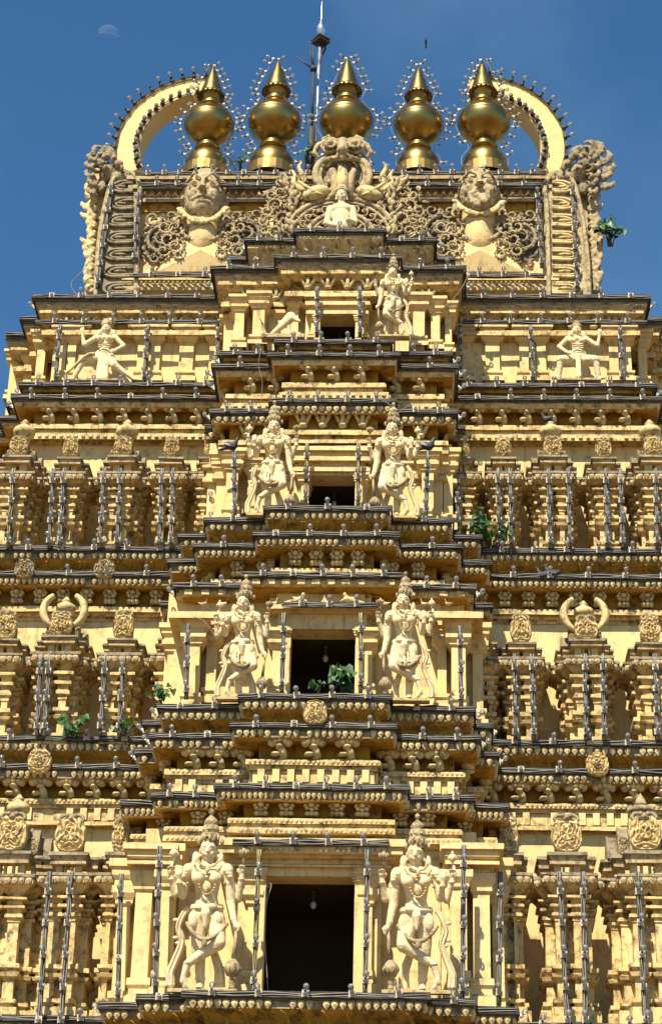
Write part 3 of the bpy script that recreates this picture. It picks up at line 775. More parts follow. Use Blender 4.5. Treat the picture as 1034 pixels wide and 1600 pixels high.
Y1w = 29.2; r1w = (1240, 1277, 1332, 1350, 1372, 1402, 1442, 1512, 1560, 1660); r1n = (None, 1280, 1334, 1352, 1370, 1400, 1440, 1514, 1560, 1660)
for i, (px, k, nm) in enumerate([(8, 'wide', 'ribbed domed miniature shrine cut by the left edge, lowest storey'), (102, 'narrow', 'tall miniature shrine with a leafy plaque, left wing of lowest storey'), (182, 'narrow', 'miniature shrine tucked against the left side of the central bay, lowest storey'),
        (796, 'narrow', 'miniature shrine tucked against the right side of the central bay, lowest storey'), (888, 'narrow', 'tall miniature shrine with a leafy plaque, right wing of lowest storey'), (1012, 'wide', 'ribbed domed miniature shrine with a pointed finial, right edge of lowest storey')]):
    edge = px in (182, 796)
    shrine(px, k, r1w if k == 'wide' else r1n, (30, 48, 64) if k == 'wide' else ((25, 42) if not edge else (15, 24)), Y1w, nm, seed=i+23, groove=(9 if k == 'wide' else 6), spire=(px == 1012))
# linking lintels between the shrines, with hanging corner brackets that shape the slots into pointed arches
def links(xs, r0, r1, Y, name):
    for a, b in xs:
        mb = MB(); boxpx(mb, a, b, r0, r1, Y, .25, 0)
        m = (a+b)/2; zt = P(m, r1, Y).z; XA = P(a, r1, Y).x; XB = P(b, r1, Y).x; w = (XB-XA)/2; xm = (XA+XB)/2
        for sg in (-1, 1):
            o = [(xm+sg*w, zt+.01), (xm+sg*w, zt-w*2.0), (xm+sg*w*.7, zt-w*1.5), (xm+sg*w*.35, zt-w*.7), (xm, zt+.01)]
            if sg > 0: o = o[::-1]
            V, F = prism(o, Y+.03, Y+.2); mb.add(V, F, 0)
        tb(mb, 'link_lintel', ['wornpale'])
links([(48, 84), (128, 148), (226, 242), (286, 314), (740, 764), (808, 828), (902, 922), (966, 986)], 748, 757, 31.75, 'lintels joining the third storey shrines')
links([(22, 44), (132, 158), (216, 248), (772, 786), (844, 874), (962, 990)], 1040, 1049, 30.9, 'lintels joining the second storey shrines')
# medallions standing on the ledges below the shrines
def medal(px, r0, r1, Y, w, seed, nm, mat='pale'):
    s = S(px, r1, Y); a = P(px, r1, Y); h = P(px, r0, Y).z-a.z
    mb = MB(); V, F = plaque(w*s, h, .10, seed, 1); mb.add(np.array(V)+np.array([a.x, Y, a.z]), F)
    return tb(mb, 'medallion', [mat], label=nm)
medal(38, 876, 905, 31.1, 32, 1, 'carved medallion on the left ledge, nearer the edge', 'wornpale'); medal(163, 876, 905, 31.1, 34, 2, 'carved medallion on the left ledge, nearer the central bay', 'wornpale')
medal(61, 1172, 1210, 30.3, 38, 3, 'carved medallion on the ledge below the left horned shrine'); medal(933, 1178, 1214, 30.3, 36, 4, 'carved medallion on the ledge below the right horned shrine')
medal(492, 1096, 1133, 28.5, 38, 5, 'carved medallion at the middle of the second storey ledge')


from mathutils import noise as mno
def remesh(parts, voxel, name, mats, smooth=2, parent=None, loc=None, rough=None):
    mb = MB()
    for V, F in parts: mb.add(V, F)
    o = mb.build('tmp', mats); m = o.modifiers.new('r', 'REMESH'); m.mode = 'VOXEL'; m.voxel_size = voxel; m.use_smooth_shade = True
    if smooth: s_ = o.modifiers.new('s', 'SMOOTH'); s_.iterations = smooth; s_.factor = .5
    dg = bpy.context.evaluated_depsgraph_get(); dg.update()
    me = bpy.data.meshes.new_from_object(o.evaluated_get(dg)); me.name = name
    old = o.data; bpy.data.objects.remove(o); bpy.data.meshes.remove(old)
    if rough:
        amp, fr = rough; n = len(me.vertices); co = np.zeros(n*3); nr = np.zeros(n*3); me.vertices.foreach_get('co', co); me.vertices.foreach_get('normal', nr); co = co.reshape(-1, 3); nr = nr.reshape(-1, 3)
        d = np.array([mno.noise(Vector(c)*fr)+.6*mno.noise(Vector(c)*fr*2.3) for c in co])
        co = co+nr*(d*amp)[:, None]; me.vertices.foreach_set('co', co.ravel()); me.update()
    r = bpy.data.objects.new(name, me); C.objects.link(r)
    if parent is not None: r.parent = parent
    return r

def leafblade(mb, p, ang, L, w, curl, Y, d=.06, m=0):
    pts = []; a = ang; q = np.array([p[0], p[1]])
    n = 6
    for i in range(n+1):
        pts.append((q[0], Y-d*(.6+.8*math.sin(math.pi*i/n)), q[1])); q = q+np.array([math.cos(a), math.sin(a)])*L/n; a += curl/n
    mb.add(*tube(pts, [w*(.35+.9*math.sin(math.pi*min(1, .12+.8*i/n)))*(1-.5*(i/n)**3) for i in range(n+1)], 6, .6), m, True)

# ------------------------------------------------------------------ roof
YR = 33.0
rf = MB()
def rows(px, r, Y): return P(px, r, Y).z
band(rf, 206, 858, YR, [(-.3, 431), (.16, 431), (.16, 437), (.12, 438), (.12, 443)], 3.6, 0)
band(rf, 206, 858, YR, [(.12, 443), (.16, 447), (.14, 453), (.05, 457), (.05, 466)], 3.6, 0)
o = tb(rf, 'roof_base', ['cream'])
rp = MB(); zc = P(533, 448, YR-.16).z
XA = P(212, 448, YR).x; XB = P(850, 448, YR).x
n = 60
for k in range(n):
    x = XA+(XB-XA)*(k+.5)/n; rp.add(*tube([(x-.07, YR-.13, zc+.07), (x-.02, YR-.19, zc+.02), (x+.03, YR-.19, zc-.03), (x+.07, YR-.12, zc-.08)], [.018]*4, 5), 0)
V, F = m_bead(.06, .06, .03)
for k in range(90):
    A = np.eye(4); A[1, 1] = -1; A[:3, 3] = (XA+(XB-XA)*(k+.5)/90, YR-.12, P(533, 440.5, YR-.12).z); rp.add(np.array(V)@A[:3, :3].T+A[:3, 3], [q[::-1] for q in F], 0)
tb(rp, 'rope_moulding', ['pale'], o)
rb = MB(); boxpx(rb, 208, 856, 330, 462, YR+.02, 3.4, 0); tb(rb, 'roof_body', ['cream'])
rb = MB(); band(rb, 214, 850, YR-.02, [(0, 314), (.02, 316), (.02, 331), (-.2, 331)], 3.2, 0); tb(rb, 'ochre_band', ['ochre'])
rb = MB(); band(rb, 216, 848, YR, [(-.3, 273), (.2, 273), (.2, 279), (.12, 280), (.12, 288), (.16, 289), (.16, 294), (.06, 296), (.06, 309), (.13, 310), (.13, 315), (0, 316)], 3.1, 0)
V, F = m_box(.10, .1, .05)
fr = tb(rb, 'roof_cornice', ['wornpale'])
rb = MB(); XA = P(222, 302, YR).x; XB = P(842, 302, YR).x
for k in range(52):
    x = XA+(XB-XA)*(k+.5)/52; zz = P(533, 302, YR-.06).z
    rb.add(*ell((x, YR-.08, zz), (.045, .05, .06), 7, 5), 0, True); rb.add(*tube([(x-.06, YR-.07, zz-.07), (x, YR-.11, zz-.03), (x+.06, YR-.07, zz-.07)], [.02, .025, .02], 5), 0)
    zz = P(533, 284, YR-.12).z; rb.add(*ell((x+.03, YR-.13, zz), (.035, .04, .035), 6, 4), 0, True)
tb(rb, 'frieze_carving', ['wornpale'], fr)
# gable ends
def px2(pts, Y): return [(P(x, y, Y).x, P(x, y, Y).z) for x, y in pts]
def mir(x): return 1066-x+4
for sg, nm in ((0, 'left'), (1, 'right')):
    f = (lambda x: x) if sg == 0 else mir
    g = MB()
    ol = [(150, 462), (152, 400), (160, 340), (172, 285), (190, 262), (214, 270), (222, 285), (216, 330), (213, 400), (211, 462)]
    ol = px2([(f(x), y) for x, y in ol], YR-.12); 
    if sg: ol = ol[::-1]
    V, F = prism(ol[::-1], YR-.12, YR+3.4); g.add(V, F, 0)
    body = tb(g, 'gable_end', ['worn' if sg == 0 else 'wornpale'], label='%s end of the roof, seen edge on, with lobed lotus panels' % nm)
    g = MB()
    rims = ([(150, 462), (153, 400), (161, 340), (173, 290), (186, 268)], [(213, 462), (214, 400), (216, 330), (219, 290), (206, 270)])
    for r_ in rims:
        q = [(P(f(x), y, YR-.16).x, YR-.16, P(f(x), y, YR-.16).z) for x, y in r_]; g.add(*tube(spline(q, 4), .05, 6), 0)
    tb(g, 'rim', ['wornpale'], body)
    g = MB()
    for k in range(7):
        cy = 292+k*26.5; xl = 161+(cy-450)*-.055*(1 if cy < 400 else .6)+ (5 if k < 2 else 0); xr = 208
        for j, (sh_, rr) in enumerate(((0, .034), (7, .03))):
            q = [(xr, cy-9+sh_*.45), (xl+14+sh_, cy-8+sh_*.4), (xl+3+sh_, cy-2+sh_*.2), (xl+4+sh_, cy+5-sh_*.2), (xl+16+sh_, cy+8-sh_*.4), (xr, cy+7-sh_*.4)]
            q = [P(f(x), y, YR-.15) for x, y in q]
            g.add(*tube(spline([tuple(p) for p in q], 4), rr, 6), 0, True)
        c = P(f(188), cy, YR-.13); g.add(*ell(c, (.14, .05, .035), 8, 5), 0, True)
    tb(g, 'lotus_panel', ['worn' if sg == 0 else 'pale'], body)
    g = MB()
    ol = [(133, 462), (134, 400), (139, 330), (145, 290), (150, 262), (168, 262), (160, 330), (153, 400), (151, 462)]
    ol = px2([(f(x), y) for x, y in ol], YR+.1)
    if sg: ol = ol[::-1]
    V, F = prism(ol[::-1], YR+.1, YR+3.2); g.add(V, F, 0)
    fe = tb(g, 'flame_edge', ['pale' if sg == 0 else 'wornpale'], body)
    d = -1 if sg == 0 else 1; r8 = random.Random(5+sg); b = []
    def fl(x, y, L_, ang, w=.07, curl=1.6, Y0=YR+.08):
        m_ = MB(); p = P(f(x), y, Y0); leafblade(m_, (p.x, p.z), ang if d > 0 else math.pi-ang, L_, w, curl*d, Y0, .09); return (np.concatenate(m_.v), m_.f)
    for y in range(452, 284, -13):
        x = 141+(462-y)*.03; L_ = r8.uniform(.26, .42)
        b.append(fl(x+3, y, L_, R(r8.uniform(5, 40)), .055, r8.uniform(1.2, 2.4))); b.append(ell(P(f(x+2), y+5, YR+.06), (.085, .12, .075), 8, 6)); b.append(fl(x+6, y-4, L_*.7, R(-25), .05, -1.6))
    o_ = remesh(b, .022, 'flame_carving', ['pale' if sg == 0 else 'wornpale'], 0, None, rough=(.012, 12)); o_.parent = body
    # curled beast head crest on the shoulder: muzzle, eye, mane of curling locks
    b = []
    def E(x, y, r, sx=1, sz=1, dy=0.):
        p = P(f(x), y, YR-.05+dy); b.append(ell(p, (r*sx, r, r*sz), 10, 8))
    E(170, 272, .19, 1, 1.1); E(186, 280, .17, 1.2, .8); E(160, 256, .13, 1.1, .8, -.1); E(149, 258, .075, 1.4, .6, -.14); E(150, 268, .06, 1.5, .5, -.12); E(160, 294, .10, .9, 1.6); E(200, 274, .10, 1.6, .8); E(162, 246, .045, 1, 1, -.22)
    for (x, y, L_, an, cu) in ((160, 250, .40, 80, 2.6), (168, 248, .34, 105, -2.4), (153, 250, .40, 40, 2.8), (150, 256, .28, 10, 2.2), (175, 252, .30, 120, -2.2), (147, 266, .28, -10, 2.8), (150, 280, .34, -20, 3.0), (153, 294, .34, 0, 2.6), (151, 306, .28, -15, 2.8), (180, 262, .26, 100, -2), (188, 268, .24, 110, -1.8), (162, 268, .3, 50, 3)):
        b.append(fl(x, y, L_, R(an), .05, cu, YR-.12)); b.append(fl(x+2, y+3, L_*.6, R(an+25), .035, cu*1.2, YR-.16))
    if sg:
        for (x, y, L_, an, cu) in ((142, 250, .5, 30, 2.4), (136, 260, .5, 0, 2.8), (134, 271, .45, -20, 2.6), (136, 283, .45, -10, 2.8), (135, 295, .4, -30, 2.4), (145, 243, .4, 60, 2.6)): b.append(fl(x, y, L_, R(an), .065, cu, YR-.05)); b.append(fl(x+2, y+4, L_*.7, R(an+30), .045, cu, YR-.02)); E(x+5, y, .09, 1, 1)
    o_ = remesh(b, .017, 'beast_crest', ['worn'], 0, None, rough=(.014, 12)); o_.parent = body

# the two great horns over the gable ends
for sg, nm in ((0, 'left'), (1, 'right')):
    Yh = 33.5; c = P(315 if sg == 0 else mir(315)-8, 229, Yh); s = S(400, 229, Yh); Ro, Ri = 1.70, 1.27
    aa = list(range(84, 209, 5)); V = []; F = []; n = len(aa)
    for a in aa:
        u = (a-84)/124.; ro = Ro; ri = Ro-(.34+.15*min(1, u*2))
        if u > .85: ri = Ro-.49+(u-.85)*.4
        ca = math.cos(R(a))*(1 if sg == 0 else -1); sa = math.sin(R(a))
        for (r_, y) in ((ro, Yh), (ri, Yh), (ri, Yh+.55), (ro, Yh+.55)): V.append((c.x+r_*ca, y, c.z+r_*sa))
    for i in range(n-1):
        for k in range(4):
            q = (k+1) % 4; f = (i*4+k, (i+1)*4+k, (i+1)*4+q, i*4+q); F.append(f if sg == 0 else f[::-1])
    F += [(0, 1, 2, 3), ((n-1)*4+3, (n-1)*4+2, (n-1)*4+1, (n-1)*4)]
    V = np.array(V)+jr.normal(0, .004, (len(V), 3))
    mb = MB(); mb.add(V, F); ho = tb(mb, 'roof_horn', ['creamhorn'], label='%s crescent horn rising from the roof end' % nm)
    mb = MB()
    for r_ in (Ro-.01, ):
        q = [(c.x+r_*math.cos(R(a))*(1 if sg == 0 else -1), Yh-.01, c.z+r_*math.sin(R(a))) for a in range(86, 206, 6)]; mb.add(*tube(q, .028, 5), 0)
    q = [(c.x+(Ro-.46)*math.cos(R(a))*(1 if sg == 0 else -1), Yh-.01, c.z+(Ro-.46)*math.sin(R(a))) for a in range(120, 206, 6)]; mb.add(*tube(q, .02, 5), 0)
    tb(mb, 'rim', ['wornpale'], ho)
    if sg == 0: HL = (c.copy(), Ro)
    else: HR = (c.copy(), Ro)

# ------------------------------------------------------------------ foliage relief on the roof front
def scroll(mb, cx, cz, r, a0, turns, sgn, Y, lw=.05, m=0, leaves=True, grow=.34):
    n = int(26*turns); pts = []; rad = []
    for i in range(n+1):
        t = i/n; rr = r*(1-.85*t)**.9; a = a0+sgn*turns*2*math.pi*t
        pts.append((cx+rr*math.cos(a), Y-.05-.06*t, cz+rr*math.sin(a))); rad.append(lw*(1-.55*t))
    mb.add(*tube(pts, rad, 6), m, True)
    if leaves:
        k = 0
        while k < n*.75:
            t = k/n; rr = r*(1-.85*t)**.9; a = a0+sgn*turns*2*math.pi*t; s_ = rr/r
            leafblade(mb, (cx+rr*math.cos(a), cz+rr*math.sin(a)), a+sgn*.7, r*grow*(.5+.5*s_), r*.085*(.5+.5*s_), sgn*1.2, Y, .07, m)
            if t < .3: leafblade(mb, (cx+rr*math.cos(a), cz+rr*math.sin(a)), a+math.pi+sgn*2.2, r*.24, r*.05, -sgn*1.0, Y, .05, m)
            k += 2.2
def panel(cx, cy, r, sgn, nm, mat, extra=(), Y=YR-.02):
    p = P(cx, cy, Y); s = S(cx, cy, Y); mb = MB()
    scroll(mb, p.x, p.z, r*s, R(90), 1.7, sgn, Y)
    for (x, y, rr, a, sg2) in extra:
        q = P(x, y, Y); scroll(mb, q.x, q.z, rr*s, R(a), 1.3, sg2, Y, .035)
    r9 = random.Random(int(cx)); ex = r*1.15*s
    ol = [(p.x+ex*1.05*math.cos(a_), p.z+ex*1.3*math.sin(a_)) for a_ in [2*math.pi*q/14+.1 for q in range(14)]]
    V, F = prism(ol, Y-.012, Y+.05); mb.add(V, F, 1)  # dark backing plate: grime plus painted-in deep shadow between the leaves
    for k in range(60):
        a = r9.uniform(0, 6.28); q = r9.uniform(.55, 1.3); x = p.x+ex*q*math.cos(a); z_ = p.z+ex*q*1.1*math.sin(a)
        leafblade(mb, (x, z_), a+sgn*r9.uniform(.4, 1.4), r*s*r9.uniform(.3, .5), r*s*.09, sgn*r9.uniform(.8, 1.8), Y+.03, .045)
    return tb(mb, 'leaf_scroll', [mat, 'ledge'], label=nm)
panel(255, 378, 27, 1, 'dark leaf scroll on the roof, left of the left face', 'worn', [(240, 345, 14, 20, -1), (268, 342, 13, 160, 1), (285, 360, 11, 200, -1), (243, 408, 9, 80, 1)])
panel(385, 370, 24, -1, 'leaf scroll on the roof, right of the left face', 'worn', [(372, 342, 13, 20, -1), (400, 340, 14, 160, 1), (364, 395, 11, 60, 1), (360, 362, 9, 0, 1)])
panel(688, 362, 26, 1, 'leaf scroll on the roof, left of the right face', 'worn', [(675, 333, 12, 20, -1), (702, 335, 13, 160, 1), (708, 388, 12, 60, -1), (676, 392, 9, 60, 1)])
panel(812, 375, 27, -1, 'leaf scroll on the roof, right of the right face', 'worn', [(800, 342, 12, 20, -1), (826, 340, 13, 160, 1), (783, 372, 12, 120, 1), (790, 400, 10, 60, 1)])

# ------------------------------------------------------------------ figures: one continuous remeshed body each
def hand(p, d, side, size=.052, spread=1, curl=.3, up=(0, -1, 0)):
    """palm and five fingers; d finger direction, side thumb direction"""
    p = np.array(p, float); d = np.array(d, float); d /= np.linalg.norm(d); s = np.array(side, float); s = s-d*s.dot(d); s /= np.linalg.norm(s)
    nrm = np.array(up, float); nrm = nrm-d*nrm.dot(d); nrm = nrm/(np.linalg.norm(nrm)+1e-6)
    out = [cap(p, p+d*size*.5, size*.26, size*.36, 10, .8), cap(p+d*size*.15-s*size*.12, p+d*size*.5-s*size*.15, size*.24, size*.26, 8, .8)]
    for i, (off, L) in enumerate(((.30, .52), (.10, .60), (-.10, .56), (-.30, .44))):
        b = p+d*size*.62+s*size*off*.95; dd = d+s*off*.25*spread; k = b+dd*size*L*.55+nrm*curl*size*.1; e = k+(dd*(1-curl)+nrm*curl)*size*L*.5
        out += [cap(b, k, size*.115, size*.105, 7), cap(k, e, size*.105, size*.08, 7)]
    t0 = p+s*size*.28+d*size*.1; t1 = t0+(s*.7+d*.7)*size*.3; out += [cap(t0, t1, size*.13, size*.11, 7), cap(t1, t1+(d+s*.2)*size*.22, size*.105, size*.08, 7)]
    return out
def head_parts(c, r, sc=1.0, smile=True):
    """face looking to -y, r = half width"""
    x, y, z = c; o = []
    o.append(ell((x, y, z+r*.15), (r*.95, r*1.0, r*1.05), 16, 12)); o.append(ell((x, y-r*.18, z-r*.35), (r*.80, r*.78, r*.80), 14, 10))
    o.append(ell((x, y-r*.62, z-r*.88), (r*.30, r*.28, r*.22), 8, 6))                       # chin
    for s in (-1, 1):
        o.append(ell((x+s*r*.45, y-r*.62, z-r*.33), (r*.30, r*.26, r*.30), 8, 6))           # cheek
        o.append(ell((x+s*r*.36, y-r*.86, z+r*.10), (r*.21, r*.12, r*.115), 10, 6))         # eye
        o.append(tube([(x+s*r*.14, y-r*1.0, z+r*.30), (x+s*r*.38, y-r*1.02, z+r*.42), (x+s*r*.64, y-r*.82, z+r*.30)], [r*.05, r*.07, r*.04], 6))
        o.append(ell((x+s*r*.98, y+r*.02, z-r*.1), (r*.12, r*.18, r*.36), 8, 6))            # ear
        o.append(ell((x+s*r*1.02, y-r*.02, z-r*.6), (r*.17, r*.15, r*.24), 8, 6))           # earring
        o.append(ell((x+s*r*.13, y-r*1.06, z-r*.22), (r*.11, r*.12, r*.09), 6, 5))
    o.append(tube([(x, y-r*.92, z+r*.34), (x, y-r*1.10, z+r*.02), (x, y-r*1.24, z-r*.20), (x, y-r*1.02, z-r*.28)], [r*.08, r*.10, r*.15, r*.10], 8))
    o.append(tube([(x-r*.32, y-r*.84, z-r*.50), (x-r*.12, y-r*1.04, z-r*.53), (x, y-r*1.05, z-r*.55), (x+r*.12, y-r*1.04, z-r*.53), (x+r*.32, y-r*.84, z-r*.50)], [r*.03, r*.08, r*.06, r*.08, r*.03], 6))
    o.append(tube([(x-r*.22, y-r*.88, z-r*.64), (x, y-r*1.0, z-r*.68), (x+r*.22, y-r*.88, z-r*.64)], [r*.04, r*.09, r*.04], 6))
    return o
def ribbon(pts, w, th):
    """flat cloth strip in the x-z plane, thickness along y"""
    pts = [np.array(p, float) for p in pts]; n = len(pts); V = []
    if not hasattr(w, '__len__'): w = [w]*n
    T = np.gradient(np.array(pts), axis=0)
    for i, p in enumerate(pts):
        t = T[i]/np.linalg.norm(T[i]); s = np.array([t[2], 0, -t[0]]); s /= np.linalg.norm(s)
        V += [p-s*w[i], p-s*w[i]*.5+(0, -th*1.6, 0), p+(0, -th*.8, 0), p+s*w[i]*.5+(0, -th*1.6, 0), p+s*w[i], p+(0, th, 0)]
    F = []
    for i in range(n-1):
        for k in range(6):
            q = (k+1) % 6; F.append((i*6+k, i*6+q, (i+1)*6+q, (i+1)*6+k))
    F += [(0, 1, 2, 3, 4, 5)[::-1], tuple((n-1)*6+k for k in range(6))]
    return V, F
def crownprof(tall=1.0):
    return [(.052, .0), (.057, .004), (.058, .016), (.055, .020), (.055, .030), (.060, .034), (.060, .048), (.052, .054), (.054, .066), (.056, .070), (.050, .086), (.042, .092), (.044, .104), (.042, .112), (.032, .122), (.022, .128), (.012, .134), (.010, .140), (.017, .148), (.019, .156), (.012, .166), (.0, .172)]
def crown(c, s=1.0):
    """ridged crown: lathe with carved flutes"""
    pr = crownprof(); seg = 32; V = []; F = []
    for j, (r, z) in enumerate(pr):
        for k in range(seg):
            a = 2*math.pi*k/seg; rr = r*(1+.07*math.cos(k*math.pi*.5+j*1.57) if j < 17 else 1)
            V.append((c[0]+s*rr*math.cos(a), c[1]+s*rr*math.sin(a)*.95, c[2]+s*z))
    n = len(pr)
    for j in range(n-1):
        for k in range(seg):
            q = (k+1) % seg; F.append((j*seg+k, j*seg+q, (j+1)*seg+q, (j+1)*seg+k))
    return V, F
def lotusbud(p, r, m=None):
    o = [ell((p[0], p[1], p[2]+r*.2), (r*.5, r*.5, r*.8), 8, 6)]
    for k in range(8):
        a = k*math.pi/4; o.append(ell((p[0]+r*.6*math.cos(a), p[1]+r*.6*math.sin(a), p[2]+r*.1), (r*.28, r*.28, r*.62), 6, 5, Matrix.Rotation(.45, 3, Vector((-math.sin(a), math.cos(a), 0)))))
    o.append(tube([(p[0], p[1], p[2]-r*1.6), (p[0], p[1], p[2]-r*.3)], [r*.22, r*.3], 6))
    return merge(o)
def conch(p, r):
    o = [ell(p, (r*.75, r*.7, r*.9), 8, 6), ell((p[0], p[1], p[2]+r*.9), (r*.35, r*.35, r*.5), 7, 5), ell((p[0], p[1], p[2]-r*.9), (r*.3, r*.3, r*.6), 7, 5)]
    for s in (-1, 1): o.append(ell((p[0]+s*r*.7, p[1], p[2]+r*.1), (r*.2, r*.25, r*.7), 6, 5, Matrix.Rotation(-s*.4, 3, 'Y')))
    return merge(o)
def guardian(px, row_foot, row_top, Y, m, label, foot_dx=0, skirt=0, lowarm='mace', tall=1.0, voxel=.0055, swing=0):
    """m = +1: mace on the viewer's right; figure is 1 unit tall, then scaled"""
    p0 = P(px, row_foot, Y); H = (P(px, row_top, Y).z-p0.z)
    root = thing('guardian_statue', label, 'statue', p0, 'four-armed guardian statues beside the windows'); root.scale = (H*.94, H*1.0, H*1.0); root.rotation_euler = (R(11), 0, 0)
    jv = random.Random(int(px*7)); e1, e2, e3, e4 = [jv.uniform(-.018, .018) for _ in range(4)]
    X = lambda x, y, z: (m*x, y, z)
    b = []
    # legs: standing leg and the crossed one
    b += [cap(X(-.045, 0, .40), X(-.045, -.01, .22), .062, .043), cap(X(-.045, -.01, .22), X(-.03, 0, .04), .043, .026), cap(X(-.03, 0, .022), X(-.03, -.075, .012), .024, .020, 10, 1)]
    for i in range(5): b.append(cap(X(-.048+.009*i, -.085, .010), X(-.050+.010*i, -.102+.004*abs(i-1), .008), .0075, .006, 6))
    kx, kz = .082+.01*skirt, .255
    b += [cap(X(.05, -.01, .39), X(kx, -.08, kz), .066, .046), cap(X(kx, -.08, kz), X(-.095, -.075, .145), .044, .025), cap(X(-.105, -.075, .135), X(-.13, -.085, .04), .024, .018)]
    b.append(cap(X(-.125, -.085, .055), X(-.108, -.085, .016), .020, .015))
    for i in range(4): b.append(cap(X(-.125+.010*i, -.088, .018), X(-.122+.012*i, -.092, .004), .007, .006, 6))
    # trunk
    b += [ell(X(0, 0, .42), (.105, .072, .062), 16, 10), cap(X(0, 0, .44), X(0, -.01, .52), .085, .062, 16, .8), cap(X(0, -.01, .52), X(0, -.012, .60), .064, .082, 16, .75), ell(X(0, -.005, .645), (.108, .062, .055), 16, 10)]
    for s in (-1, 1):
        b += [ell(X(s*.052, -.062, .622), (.044, .040, .042), 12, 9), ell(X(s*.115, 0, .675), (.042, .042, .04), 12, 9)]
    b += [cap(X(0, 0, .67), X(0, -.005, .735), .045, .036), ell(X(0, -.01, .69), (.075, .045, .03), 12, 8)]
    b += [ell(X(0, -.05, .5), (.035, .03, .035), 8, 6)]
    # head
    hp = head_parts((m*.004, -.012, .785), .054)
    b += hp
    for s in (-1, 1): b += [ell(X(s*.075, .01, .735), (.026, .03, .05), 8, 6), ell(X(s*.092, .005, .700), (.034, .03, .020), 8, 6)]
    # arms: front lower arm to the mace
    sh = X(.125, 0, .672)
    if lowarm == 'mace':
        b += [cap(sh, X(.142, -.005, .50), .036, .029), cap(X(.142, -.005, .50), X(.172, -.045, .375), .029, .019)]
        b += hand(X(.176, -.05, .365), (m*.45, -.5, -.45), (-m*.3, 0, -1), .055, curl=.6, up=(0, 0, -1))
    # front raised palm
    b += [cap(X(-.125, 0, .672), X(-.15, -.02, .53), .034, .028), cap(X(-.15, -.02, .53), X(-.165, -.085, .60), .027, .018)]
    b += hand(X(-.166, -.088, .612), (0, -.05, 1), (m, 0, 0), .062, .3, curl=.05)
    # rear arms with emblems
    b += [cap(X(.11, .03, .66), X(.185+e1, .02, .53+e2), .033, .027), cap(X(.185+e1, .02, .53+e2), X(.212, -.02, .635), .026, .017)]
    b += hand(X(.212, -.022, .645), (m*.05, -.2, 1), (-m, 0, 0), .055, curl=.85)
    b += [cap(X(-.11, .03, .66), X(-.205+e3, .02, .53+e4), .033, .026), cap(X(-.205+e3, .02, .53+e4), X(-.225, -.01, .635), .025, .017)]
    b += hand(X(-.225, -.012, .642), (-m*.05, -.2, 1), (m, 0, 0), .055, curl=.85)
    # armlets, bracelets, anklets as swellings of the same surface
    for (p, r) in ((X(.133, 0, .595), .040), (X(-.135, -.005, .595), .039), (X(.168, -.04, .39), .025), (X(-.164, -.08, .59), .024), (X(.210, -.015, .62), .024), (X(-.223, -.008, .62), .024), (X(-.033, 0, .06), .034), (X(-.098, -.075, .145), .032)):
        b.append(ell(p, (r, r, .011), 12, 6))
    for s in (-1, 1):
        for k in range(3): b.append(ell(X(s*(.128+.006*k), -.03, .668-.018*k), (.03-.004*k, .028, .018), 8, 6))
    # waist belt, hip cloths, tassels, necklace
    for z_, rx, ry in ((.455, .098, .075), (.47, .092, .07)): b.append(tube([(rx*math.cos(R(a)), ry*math.sin(R(a))-.002, z_) for a in range(0, 361, 20)], .009, 6))
    b += [ell(X(0, -.075, .435), (.028, .02, .03), 8, 6), cap(X(0, -.08, .42), X(0, -.088, .345), .030, .012), ell(X(-.078, -.055, .385), (.032, .02, .055), 8, 7), ell(X(.07, -.07, .385), (.032, .02, .05), 8, 7), ell(X(.03, -.075, .46), (.045, .018, .02), 8, 6)]
    if skirt:
        b += [cap(X(-.01, 0, .41), X(-.015, -.005, .315), .10, .105, 18, .58), cap(X(.04, -.03, .40), X(.06, -.05, .30), .072, .062, 14, .8)]
        for k in range(11):
            a = R(200+14*k); b.append(tube([X(.09*math.cos(a), .06*math.sin(a), .42), X(.118*math.cos(a), .075*math.sin(a)-.01, .34), X(.125*math.cos(a), .08*math.sin(a)-.015, .275)], [.006, .010, .012], 6))
    js = random.Random(int(px)); 
    root_body = remesh(b, voxel, 'body', ['statue'], 1, root, rough=(.0012, 40))
    root_body.rotation_euler = (0, R(js.uniform(-1.5, 1.5)), 0)
    # details laid on the body
    d = MB()
    def nl(c, rx, rz, y, n, r, a0=200, a1=340):
        for i in range(n):
            a = R(a0+(a1-a0)*i/(n-1)); d.add(*ell((c[0]+rx*math.cos(a), y-.012*math.sin(-a), c[1]+rz*math.sin(a)), (r, r, r), 6, 4), 0, True)
    nl((0, .735), .062, .05, -.052, 13, .0075); nl((0, .715), .085, .075, -.07, 17, .008); nl((0, .60), .05, .075, -.088, 13, .007, 180, 360)
    d.add(*ell((0, -.095, .665), (.014, .01, .02), 8, 6), 0, True); d.add(*ell((0, -.085, .565), (.028, .014, .036), 8, 6), 0, True)
    tb_ = d.build('necklace', ['pale'], root)
    g = MB(); n = 26
    zb = .30-.02*skirt
    for i in range(n+1):
        t = i/n; x = (-.118+.24*t); z_ = .385-.115*math.sin(math.pi*(t*.92+.04))**.8+(.0 if not skirt else -.03); y = -.05-.085*math.sin(math.pi*t)
        g.add(*ell((m*x, y, z_), (.0135, .016, .0135+.003*(i % 2)), 7, 5), 0, True)
        if skirt and 1 < i < n-1: g.add(*ell((m*x, y, z_-.016), (.006, .008, .014), 6, 4), 0, True)
    g.add(*ell((m*0, -.14, .252), (.018, .012, .028), 8, 6), 0, True)
    g.build('garland', ['wornpale'], root)
    c = MB(); V, F = crown((0, 0, 0)); V = np.array(V)*np.array([.93, .93, 1.22])+np.array([m*.004, .004, .822]); c.add(V, F, 0, False)
